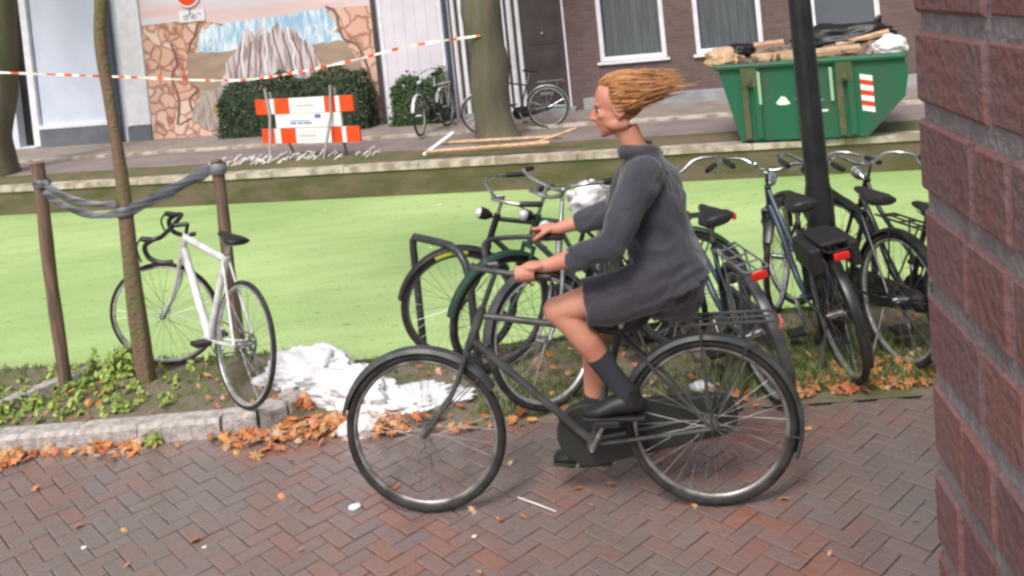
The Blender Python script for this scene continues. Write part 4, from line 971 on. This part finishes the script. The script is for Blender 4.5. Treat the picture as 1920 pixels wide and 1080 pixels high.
for i in range(1900):
    th = rr.uniform(0, 2*math.pi); ph = math.acos(rr.uniform(-.4, 1)); d = Vector((math.cos(th)*math.sin(ph), math.sin(th)*math.sin(ph), math.cos(ph)))
    if d.x > .42 and d.z < .62: continue
    p0 = hp(-.024+d.x*.104, d.y*.084, .034+d.z*.098); r_ = hp(-.02, 0, .034); P_ = [p0]; v = Vector((-1, d.y*.55, .25 if d.z > 0 else -.05)).normalized(); p = p0.copy(); wig = rr.uniform(0, 9)
    L_ = .06+.15*rr.random()**1.4 if d.z > -.1 else rr.uniform(.05, .12)
    if d.x < -.2: L_ *= .55+.45*rr.random()**2
    ns_ = 9
    for k in range(ns_):
        v = (v+Vector((0, 0, (1.735+.025*math.sin(wig)-p.z)*1.5 if k > 3 else 0))+Vector((-.25, noise.noise(Vector((wig, k*.5, 0)))*.35, noise.noise(Vector((0, k*.5, wig)))*.3+(.05 if k > 4 else -.1*max(0, d.z))))).normalized(); p = p+v*L_/ns_*1.15
        rel = HR.transposed() @ (p-r_); q = Vector((rel.x/.108, rel.y/.088, rel.z/.102))
        if q.length < 1: q = q.normalized()*rr.uniform(1.0, 1.06); p = r_+HR @ Vector((q.x*.108, q.y*.088, q.z*.102))
        P_.append(p.copy())
    w0 = rr.uniform(.0016, .0036); H.tube(P_, [w0*(1 if k < 5 else 1-(k-4)/6.5) for k in range(len(P_))], 4, cap=False)
ho_ = H.build('hair', 'hair', P); CAP.build('scalp_hair', mat('under_hair', (.3, .13, .05), .7), ho_)

# ================================================================== BARRIER, TAPE, SKIP
A = Vector((-4.25, 14.62, 0)); D_ = Vector((-2.45, 13.68, 0)); ang = math.atan2((D_-A).y, (D_-A).x)
o = empty('road_barrier', (A+D_)/2, (0, 0, ang), 'red and white road works barrier with two striped boards on the far quay', 'barrier')
def board(z, x0, x1, name='striped_board', skew=0):
    b = MB(); n = 40
    segs = [(0, .14, 0), (.14, .19, 1), (.19, .27, 1), (.27, .39, 0)]
    L_ = x1-x0; cuts = [(0, .13, 1), (.13, .2, 0), (.2, .36, 1), (.36, .72-.0, 0), (.72, .83, 1), (.83, .87, 0), (.87, 1, 1)]
    for a, c, q in cuts:
        b.cur = q; b.box(x0+L_*a, x0+L_*c, -.02, .02, z, z+.24)
    return b
b = board(.745, -1.0, .95); b.build('striped_board', ['refl_white', 'orange'], o, smooth=False)
b = board(.27, -.92, 1.02); b.build('striped_board', ['refl_white', 'orange'], o, smooth=False)
mb_ = MB().box(-.6, .7, -.03, .01, .52, .735).build('middle_board', 'refl_white', o, smooth=False)
ink = mat('faded_blue_print', (.12, .16, .42), .6); b = MB()
for x, w_ in ((-.3, .12), (-.15, .1), (-.03, .16)): b.box(x, x+w_, -.034, -.03, .575, .60)
b.box(.2, .32, -.034, -.03, .66, .72); b.box(-.3, .1, -.034, -.03, .62, .632)
b.build('printed_line', ink, mb_, smooth=False)
for z in (.745, .27):
    b = MB().box(-.17, .22, -.024, -.02, z+.05, z+.062).box(-.17, .22, -.024, -.02, z+.17, z+.18)
    for i in range(7): b.box(-.15+i*.05, -.12+i*.05, -.024, -.02, z+.09, z+.14)
    b.build('printed_line', mat('faint_grey_print', (.5, .48, .5), .6), o, smooth=False)
for x, l in ((-.68, -.06), (.55, .03)):
    for y, yy in ((-.05, -.3), (.05, .3)):
        b = MB(); b.tube([(x+l, y, 1.16 if y < 0 else 1.1), (x, y*1.3, .7), (x-l*2, yy, 0)], .022, 8); b.build('leg', 'post', o)
b = MB().box(-.9, .95, .022, .05, .32, .38).box(-.9, .85, .022, .05, .85, .91); b.build('rail', 'post', o, smooth=False)

# barrier tape: trunk at the left -> sagging over the street -> big tree
pts = [(-9.0, 15.65, 1.84), (-7.5, 15.35, 1.66), (-6.3, 15.1, 1.52), (-5.2, 14.9, 1.38), (-4.4, 14.75, 1.32), (-3.6, 14.6, 1.36), (-2.6, 14.35, 1.47), (-1.6, 14.1, 1.62), (-.5, 13.86, 1.68)]
c = curve_pts(pts, 10); b = MB(); 
for i in range(len(c)-1):
    p0, p1 = c[i], c[i+1]; w_ = .026*(1-.45*abs(math.sin(i*.7))); b.cur = 1 if i % 4 == 3 or (i//9) % 4 == 1 and i % 2 else 0
    tw = .012*math.sin(i*.9)
    b.add([p0+Vector((0, 0, -w_)), p1+Vector((0, 0, -w_)), p1+Vector((0, tw, w_)), p0+Vector((0, tw, w_)), p0+Vector((0, .004, -w_)), p1+Vector((0, .004, -w_)), p1+Vector((0, tw+.004, w_)), p0+Vector((0, tw+.004, w_))], [(0, 1, 2, 3), (7, 6, 5, 4), (3, 2, 6, 7), (1, 0, 4, 5)])
tag(b.build('barrier_tape', ['tapewhite', 'taperd'], smooth=False), 'red and white barrier tape sagging from the left trunk to the big tree', 'barrier tape')

# skip
SK = empty('skip_container', (3.82, 11.98, .01), (0, 0, math.atan(-.36)), 'green steel skip full of rubble and planks on the far quay', 'skip')
SK.scale = (.8, .9, 1.04)
Lb, Lt, Hh, Wd = 1.0, 1.4, .98, .8
prof_b, prof_t = [(-1.02, 0), (.92, 0)], [(-1.36, Hh), (1.5, Hh)]
def skipside(y): return [(-1.06, 0.05, y), (.85, .05, y), (1.42, .5, y), (1.5, Hh-.18, y), (1.44, Hh, y), (-1.33, Hh, y)]
b = MB(); n = 6; vs = []
for y in (-Wd, Wd): vs += [(x, y, z) for x, z, _ in skipside(y)]
for y in (-Wd+.03, Wd-.03): vs += [(x*.97, y, z if z > .1 else .1) for x, z, _ in skipside(y)]
fs = [tuple(range(6)), tuple(reversed(range(6, 12)))]
for i in range(6):
    j = (i+1) % 6
    if i == 4: continue
    fs.append((i, i+6, j+6, j))
    fs.append((i+12, j+12, j+18, i+18))
fs += [tuple(reversed(range(12, 18))), tuple(range(18, 24))]
fs += [(4, 5, 17, 16), (10, 22, 23, 11), (4, 16, 22, 10), (5, 11, 23, 17)]
b.add(vs, fs); b.build('hull', 'green_skip', SK, smooth=False)
b = MB()
for y in (-Wd-.035, Wd+.035): b.tube([(-1.36, y, Hh), (1.47, y, Hh)], .04, 8)
for x in (-1.36, 1.47): b.tube([(x, -Wd-.035, Hh), (x, Wd+.035, Hh)], .04, 8)
b.build('rim', 'green_skip', SK)
for x, m_ in ((-.92, 'skip_dark'), (-.74, 'green_skip'), (-.1, 'green_skip'), (.5, 'skip_dark'), (.66, 'green_skip')):
    b = MB().box(x-.05, x+.05, -Wd-.05, -Wd-.002, .08, Hh-.05); b.build('rib', m_, SK, smooth=False, bevel=.008)
for x in (-.85, .58):
    b = MB(); b.box(x-.12, x+.12, -Wd-.06, -Wd-.051, .72, .96); b.tube([(x, -Wd-.06, .8), (x, -Wd-.16, .8)], .04, 12); b.build('lifting_lug', 'skip_dark', SK)
b = MB(); y = -Wd-.006
q = [(-.47, .50), (-.38, .58), (-.32, .57), (-.25, .49), (-.3, .475), (-.42, .475)]; b.prism(q, .006, Matrix.Translation((0, y, 0))); b.prism([(-.2, .55), (.1, .47), (.26, .52), (.1, .495)], .006, Matrix.Translation((0, y, 0)))
b.box(.02, .3, y-.003, y+.003, .37, .395); b.build('logo', 'label_white', SK, smooth=False)
b = MB()
for i in range(7):
    b.cur = i % 2; z0 = .33+i*.062; b.prism([(.80, z0+.03), (.98, z0), (.98, z0+.062), (.80, z0+.092)], .004, Matrix.Translation((0, -Wd-.006, 0)))
b.build('striped_patch', ['refl_white', 'refl_red'], SK, smooth=False)
for x in (-.72, .36): MB().box(x, x+.045, -Wd-.056, -Wd-.051, .5, .9).build('scuff', 'scrape', SK, smooth=False)
SKM = SK.matrix_basis.copy() if False else (Matrix.Translation(SK.location) @ Matrix.Rotation(SK.rotation_euler.z, 4, 'Z') @ Matrix.Diagonal((.8, .9, 1.04, 1)))
rr = random.Random(5)
b = MB(SKM)
vs = []; fs = []; nx, nyy = 40, 22
for i in range(nx+1):
    for j in range(nyy+1):
        x = -1.27+2.66*i/nx; y = -.75+1.5*j/nyy; e = min(1, min(i, nx-i)/4, min(j, nyy-j)/3); vs.append((x, y, Hh-.06+e*(.16+.14*noise.noise((x*2.5, y*2.5, 0))+.06*noise.noise((x*9, y*9, 4)))))
for i in range(nx):
    for j in range(nyy): q = i*(nyy+1)+j; fs.append((q, q+nyy+1, q+nyy+2, q+1))
b.add(vs, fs)
for k in range(260):
    c = Vector((rr.uniform(-1.25, 1.35), rr.uniform(-.75, .7), Hh+rr.uniform(-.03, .1))); s_ = rr.uniform(.02, .07); Q = Matrix.Translation(c) @ Matrix.Rotation(rr.uniform(0, 3), 4, Vector((rr.random(), rr.random(), rr.random()+.1)))
    t = MB(); t.box(-s_, s_, -s_*.6, s_*.6, -s_*.4, s_*.4); b.add([Q @ Vector(v) for v in t.v], t.f)
tag(b.build('rubble_heap', 'rubble', smooth=False), 'heap of pale broken rubble filling the green skip', 'rubble', kind='stuff')
for i, (x0, x1, y, z, dz, w_, lab) in enumerate([(-.78, .2, -.74, 1.04, .0, .075, 'long pale timber board leaning over the skip rim, left half'), (-.1, .85, -.7, 1.06, .03, .05, 'pale timber board on the skip behind the lamp post'), (-.9, -.3, -.3, 1.18, .02, .04, 'short upper batten lying on the left of the rubble'), (.5, 1.3, -.4, 1.12, .12, .035, 'thin batten tilted up at the right end of the skip')]):
    b = MB(); b.tube([(x0, y, z), (x1, y+.05, z+dz)], [(w_, .015)]*2, 4, up=(0, 0, 1)); t = b.build('plank', 'timber', smooth=False); t.matrix_basis = SKM
    tag(t, lab, 'plank', 'planks in the skip')
def lump(name, label, cat, c, r, rot, m, amp=.25, fr=3., seed=0, sub=5, ridg=True, group=None, flat_=True, parts=None):
    import bmesh
    bm = bmesh.new(); bmesh.ops.create_icosphere(bm, subdivisions=sub, radius=1)
    for v in bm.verts:
        d = v.co.normalized(); q = d*fr+Vector((seed*3.1, seed*1.7, 0)); n1 = noise.noise(q); n2 = 1-abs(noise.noise(q*1.9))*2; n3 = 1-abs(noise.noise(q*4.3+Vector((3, 3, 3))))*2
        k = 1+amp*(n1*.9+(n2*.35+n3*.22 if ridg else 0)-.2); p = Vector((d.x*r[0]*k, d.y*r[1]*k, d.z*r[2]*k))
        if flat_ and p.z < -r[2]*.45: p.z = -r[2]*.45
        p.z += r[2]*.45
        v.co = p
    me = bpy.data.meshes.new(name); bm.to_mesh(me); bm.free(); me.materials.append(M[m]); me.polygons.foreach_set('use_smooth', [True]*len(me.polygons))
    o = bpy.data.objects.new(name, me); C.objects.link(o); o.location = c; o.rotation_euler = (0, 0, R(rot))
    return tag(o, label, cat, group)
q = SKM @ Vector((.62, -.1, 1.12)); lump('black_sack', 'black crumpled sack lying on top of the skip rubble', 'sack', q, (.62, .24, .17), -20, 'blacksack', .35, 2.2, 3, 4)
b = MB(SKM); b.tube(curve_pts([(.95, -.1, 1.1), (1.05, -.1, 1.25), (1.2, -.1, 1.42), (1.15, -.1, 1.2)], 5), [.05]*5+[.035]*5+[.02]*6, 8); tag(b.build('bent_scrap', 'blacksack'), 'black bent scrap sticking up from the right of the skip', 'scrap')
q = SKM @ Vector((1.3, -.5, 1.0)); lump('white_sack', 'small white crumpled sack at the right end of the skip', 'sack', q, (.2, .16, .14), 10, 'plastic', .3, 2.4, 6, 4)
q = SKM @ Vector((-1.25, -.5, .98)); lump('paper_sack', 'dirty cream paper sack hanging over the left rim of the skip', 'sack', q, (.22, .25, .16), 30, 'timber', .3, 2.4, 9, 4)
q = SKM @ Vector((-1.0, -.4, 1.1)); lump('black_sack', 'small black sack on the left end of the skip rubble', 'sack', q, (.2, .15, .1), 10, 'blacksack', .3, 2.4, 12, 4)

# pale battens lying on the quay edge in front of the big tree
GB = 'pale battens lying on the quay edge'
for a, c, r_, lab in [((-1.42, 12.98, .12), (.35, 12.45, .16), .03, 'long pale batten lying along the quay edge, nearest the water'), ((-1.2, 13.15, .2), (.55, 12.62, .2), .03, 'long pale batten lying behind the other on the quay edge'), ((-1.45, 12.98, .08), (-1.0, 13.1, .34), .028, 'short white batten propped up at the left end of the pile'), ((.1, 12.7, .12), (.75, 12.45, .32), .022, 'thin pale batten sticking up at the right end of the pile')]:
    b = MB(); b.tube([a, c], [(r_, .02)]*2, 4, up=(0, 0, 1)); tag(b.build('batten', 'frame_white' if 'white' in lab else 'timber', smooth=False), lab, 'batten', GB)
b = MB(); rr = random.Random(31)
for k in range(60):
    x = rr.uniform(-5.0, -2.2); y = 13.85-.3*(x+3.3)+rr.uniform(-.35, .35); L_ = rr.uniform(.06, .2); a = rr.uniform(-.9, .9)
    b.tube([(x, y, .06), (x+L_*.5*math.cos(a), y+.05, .07+L_*.4*rr.random()), (x+L_*math.cos(a), y+.1*math.sin(a), .08+L_*.6*rr.random())], .009, 5)
tag(b.build('pale_twigs', 'tapewhite'), 'scattered pale twigs on the quay below the barrier', 'twigs', kind='stuff')

# ------------------------------------------------------------------ white plastic and litter on the bank
G = 'white plastic bags dumped on the bank'
lump('plastic_bag', 'big white plastic bag propped behind the racing bicycle wheel', 'plastic bag', (-1.40, 5.24, .04), (.26, .2, .135), -15, 'plastic', .4, 2.2, 2, 5, group=G)
lump('plastic_bag', 'creased white plastic bag between the other two, lying in the middle', 'plastic bag', (-1.08, 4.99, .01), (.26, .17, .12), -35, 'plastic', .45, 2.4, 4, 5, group=G)
lump('plastic_bag', 'flat long white plastic bag furthest right, behind the bicycle front wheel', 'plastic bag', (-.76, 4.89, .0), (.32, .14, .065), 6, 'plastic', .4, 2.6, 7, 5, group=G)
lump('plastic_bag', 'small crumpled white bag caught on the handlebar behind the rider arms', 'plastic bag', (.33, 4.99, .97), (.11, .07, .09), 20, 'plastic', .5, 2.4, 14, 4, flat_=False)
lump('white_cup', 'small white crumpled cup lying in orange leaves at the road edge', 'litter', (-1.0, 4.62, .0), (.1, .065, .065), 12, 'plastic', .3, 2, 8, 4)
lump('paper_scrap', 'white torn paper scrap on the soil beyond the rider rear wheel', 'litter', (.8, 4.7, .01), (.06, .03, .035), -20, 'plastic', .5, 2.4, 11, 3)
for x, y, s_, lab in ((-.9, 3.93, .03, 'small white scrap on the road below the front wheel'), (-.36, 3.62, .012, 'tiny white fleck on the road right of the front wheel'), (-2.05, 3.83, .013, 'tiny white fleck on the road at the far left'), (-1.5, 3.74, .011, 'tiny white fleck on the road left of centre')):
    lump('paper_scrap', lab, 'litter', (x, y, 0), (s_, s_*.7, s_*.35), 20, 'plastic', .3, 2, int(x*10), 2, group='white scraps on the road')
b = MB(); b.tube([(-.18, 3.87, .005), (-.1, 3.79, .012), (-.02, 3.73, .006)], [.003, .004, .002], 6); tag(b.build('straw', 'plastic'), 'thin pale stalk lying on the road between the wheels', 'litter')
rr = random.Random(77)
b = MB()
for k in range(16):
    x = rr.uniform(-3.5, 2.6); y = rr.uniform(7.5, 11.6)-.25*x
    if k < 5: x = 1.9+rr.uniform(-.15, .25); y = 9.6+rr.uniform(-.2, .2)
    leaf(b, Vector((x, y, -.41)), Vector((rr.gauss(0, .15), rr.gauss(0, .15), 1)), rr.uniform(.05, .11), rr, .5)
tag(b.build('floating_litter', 'plastic', smooth=False), 'pale flecks floating on the duckweed', 'litter', kind='stuff')

# ------------------------------------------------------------------ leaves, weeds, grass
b = MB(); rr = random.Random(99)
def fl(x, y, s_=1., zmax=.03):
    z = (soil_z(x, y) if y > soil_front(x) else 0)+.006
    n_ = Vector((rr.gauss(0, .45), rr.gauss(0, .45)-.15, 1)).normalized(); a = n_.orthogonal().normalized(); a = Matrix.Rotation(rr.uniform(0, 6.28), 3, n_) @ a; c = n_.cross(a)
    L_ = rr.uniform(.022, .05)*s_; p = Vector((x, y, z+rr.uniform(.004, zmax))); k = 7; vs = [p+n_*L_*.15]
    for i in range(k*2):
        t = 2*math.pi*i/(k*2); ra = L_*(1 if i % 2 == 0 else .55)*(1.25 if abs(t) < .3 else 1); vs.append(p+a*math.cos(t)*ra+c*math.sin(t)*ra*.85-n_*L_*.2*rr.random())
    b.add(vs, [(0, i+1, (i+1) % (k*2)+1) for i in range(k*2)])
for i in range(400):
    x = rr.uniform(-4.6, -1.35); q_ = noise.noise((x*2.3, 7, 0))+.35
    if rr.random() < q_*1.6: fl(x, 4.73-.05*(x+1.5)-abs(rr.gauss(0, .025+.07*max(0, q_))), .95)
for i in range(90): fl(rr.uniform(-1.45, -1.1), 4.72+rr.gauss(0, .06), .95)
for i in range(190): 
    c = rr.choice([(-1.2, 4.72, .08), (-.78, 4.64, .09), (-.85, 4.62, .06), (-1.38, 4.98, .07), (-1.1, 4.68, .1)]); fl(c[0]+rr.gauss(0, c[2]), c[1]+rr.gauss(0, .04), .9, .05)
for i in range(60): fl(rr.uniform(-.6, 1.2), 4.58+rr.gauss(0, .04), .8)
for i in range(12): fl(.12+rr.gauss(0, .04), 4.56+rr.gauss(0, .02), .9)
for i in range(330): fl(rr.uniform(1.15, 2.6), 4.5+abs(rr.gauss(0, .16)), .95)
for i in range(240): fl(rr.uniform(-4.5, 2.6), rr.uniform(4.65, 5.4), .7)
for i in range(45): fl(rr.uniform(-3.6, 2.4), rr.uniform(3.2, 4.5), .6, .006)
tag(b.build('fallen_leaves', 'leaves', smooth=False), 'orange and brown autumn leaves drifted along the kerb and verge', 'fallen leaves', kind='stuff')
b = MB()
def sprig(x, y, h_, n):
    z = soil_z(x, y) if y > soil_front(x) else .0
    for k in range(n):
        a = rr.uniform(0, 6.28); t = rr.random(); p = Vector((x+math.cos(a)*h_*.35*t, y+math.sin(a)*h_*.35*t, z+h_*(.15+.85*rr.random())*(1-.5*t)))
        leaf(b, p, Vector((math.cos(a)*.8, math.sin(a)*.8-.3, .8)), rr.uniform(.02, .045)*(1+h_*3), rr, .55)
for i in range(190):
    x = rr.choice([rr.gauss(-2.75, .2), rr.gauss(-2.55, .3), rr.uniform(-3.4, -1.8), rr.gauss(-3.15, .2)]); y = rr.uniform(4.95, 5.65)
    if x < -4: continue
    sprig(x, y, rr.uniform(.03, .11)*(1.3 if -2.95 < x < -2.45 and y > 5.35 else .8), rr.randint(4, 12))
for i in range(14): sprig(-2.6+rr.gauss(0, .1), 5.6+rr.gauss(0, .05), rr.uniform(.12, .22), 22)
for i in range(4): sprig(-2.13+rr.gauss(0, .02), 4.73, .08, 10)
tag(b.build('weeds', 'weeds', smooth=False), 'low leafy green weeds around the young tree and stakes', 'weeds', kind='stuff')
b = MB()
def tuft(x, y, h_, n):
    z = soil_z(x, y)
    for k in range(n):
        a = rr.uniform(0, 6.28); l = h_*rr.uniform(.5, 1.1); bx, by = x+rr.gauss(0, .012), y+rr.gauss(0, .012); dx, dy = math.cos(a)*l*.5, math.sin(a)*l*.5; w_ = .0022
        b.add([(bx-w_, by, z-.005), (bx+w_, by, z-.005), (bx+dx*.4+w_, by+dy*.4, z+l*.6), (bx+dx*.4-w_, by+dy*.4, z+l*.6), (bx+dx, by+dy, z+l*.9)], [(0, 1, 2, 3), (3, 2, 4)])
for i in range(1500):
    x = rr.choice([rr.uniform(1.0, 2.7), rr.uniform(1.1, 2.0), rr.uniform(-.4, 1.2)]); y = soil_front(x)+.08+abs(rr.gauss(0, .4))
    if y > bank_y(x)-.02: continue
    tuft(x, y, rr.uniform(.03, .10)*(1 if x > .9 else .6), 7)
for i in range(500):
    x = rr.uniform(-4.5, 2.5); y = bank_y(x)-abs(rr.gauss(0, .04))-.01; tuft(x, y, rr.uniform(.02, .06), 6)
for i in range(350):
    x = rr.uniform(-4.5, .2); y = rr.uniform(soil_front(x)+.1, bank_y(x)-.05); tuft(x, y, rr.uniform(.015, .04), 6)
tag(b.build('grass', 'grass', smooth=False), 'rough grass on the canal bank under the parked bicycles', 'grass', kind='stuff')

# ================================================================== BRICK HOUSE CORNER AT THE RIGHT EDGE
WA = R(-8.0)
K = empty('corner_house', (.195, .655, 0), (0, R(2.5), WA), 'close dark red brick house corner with grey mortar filling the right edge', 'house')
rr = random.Random(17)
b = MB(); H_ = .0635; rows = int(4.4/H_)
def brk(y0, y1, z, dx):                                   # on the face x = 0, running towards -y
    bv = .003; h0, h1 = z+.0, z+.051
    vs = [(dx, -y0, h0), (dx, -y1, h0), (dx, -y1, h1), (dx, -y0, h1)]
    o = [(dx-.0, 0, 0)]
    A_ = [(.03, -y0, h0), (.03, -y1, h0), (.03, -y1, h1), (.03, -y0, h1)]
    Bf = [(dx, -y0-bv, h0+bv), (dx, -y1+bv, h0+bv), (dx, -y1+bv, h1-bv), (dx, -y0-bv, h1-bv)]
    Md = [(dx+bv, -y0, h0), (dx+bv, -y1, h0), (dx+bv, -y1, h1), (dx+bv, -y0, h1)]
    b.add(A_+Md+Bf, [(8, 11, 10, 9)]+[(i, (i+1) % 4, (i+1) % 4+4, i+4)[::-1] for i in range(4)]+[(i+4, (i+1) % 4+4, (i+1) % 4+8, i+8)[::-1] for i in range(4)])
for r_ in range(rows):
    z = .01+r_*H_; y = -.004+rr.uniform(-.002, .004); fine = 1.4 < z < 2.5; first = True
    while y < 2.6:
        L_ = rr.choice([.05, .08, .1, .06, .13]) if fine and y < .6 else rr.choice([.1, .21])
        brk(y, y+L_, z+rr.uniform(-.001, .001), rr.uniform(-.0015, .001)); y += L_+.0045+rr.uniform(-.001, .002)
    x = .036
    while x < 2.6:                                         # the other face, seen from the canal side
        L_ = rr.choice([.1, .21]); dy = .002; t = MB(); t.box(x, x+L_, -.02, dy+rr.uniform(0, .003), z, z+.0465); b.add(t.v, t.f); x += L_+.01
M['closebrick'] = mat('dark_red_brick', (1, 1, 1), .85, island=[(.175, .078, .077), (.2, .088, .08), (.155, .075, .078), (.22, .095, .083), (.175, .083, .088)], col2=(.17, .115, .118), scale=22, detail=8, bump=.3, bscale=110, lo=.42, hi=.8)
M['mortar'] = mat('grey_mortar', (.26, .225, .24), .95, col2=(.2, .17, .18), scale=50, detail=6, bump=.4, bscale=160)
b.build('brickwork', 'closebrick', K, smooth=False)
MB().box(.0022, 2.7, -2.7, -.003, 0, 4.4).build('mortar', 'mortar', K, smooth=False)
MB().box(-.03, 2.75, -2.75, .05, 4.4, 4.5).build('cornice', 'granitewhite', K, smooth=False)
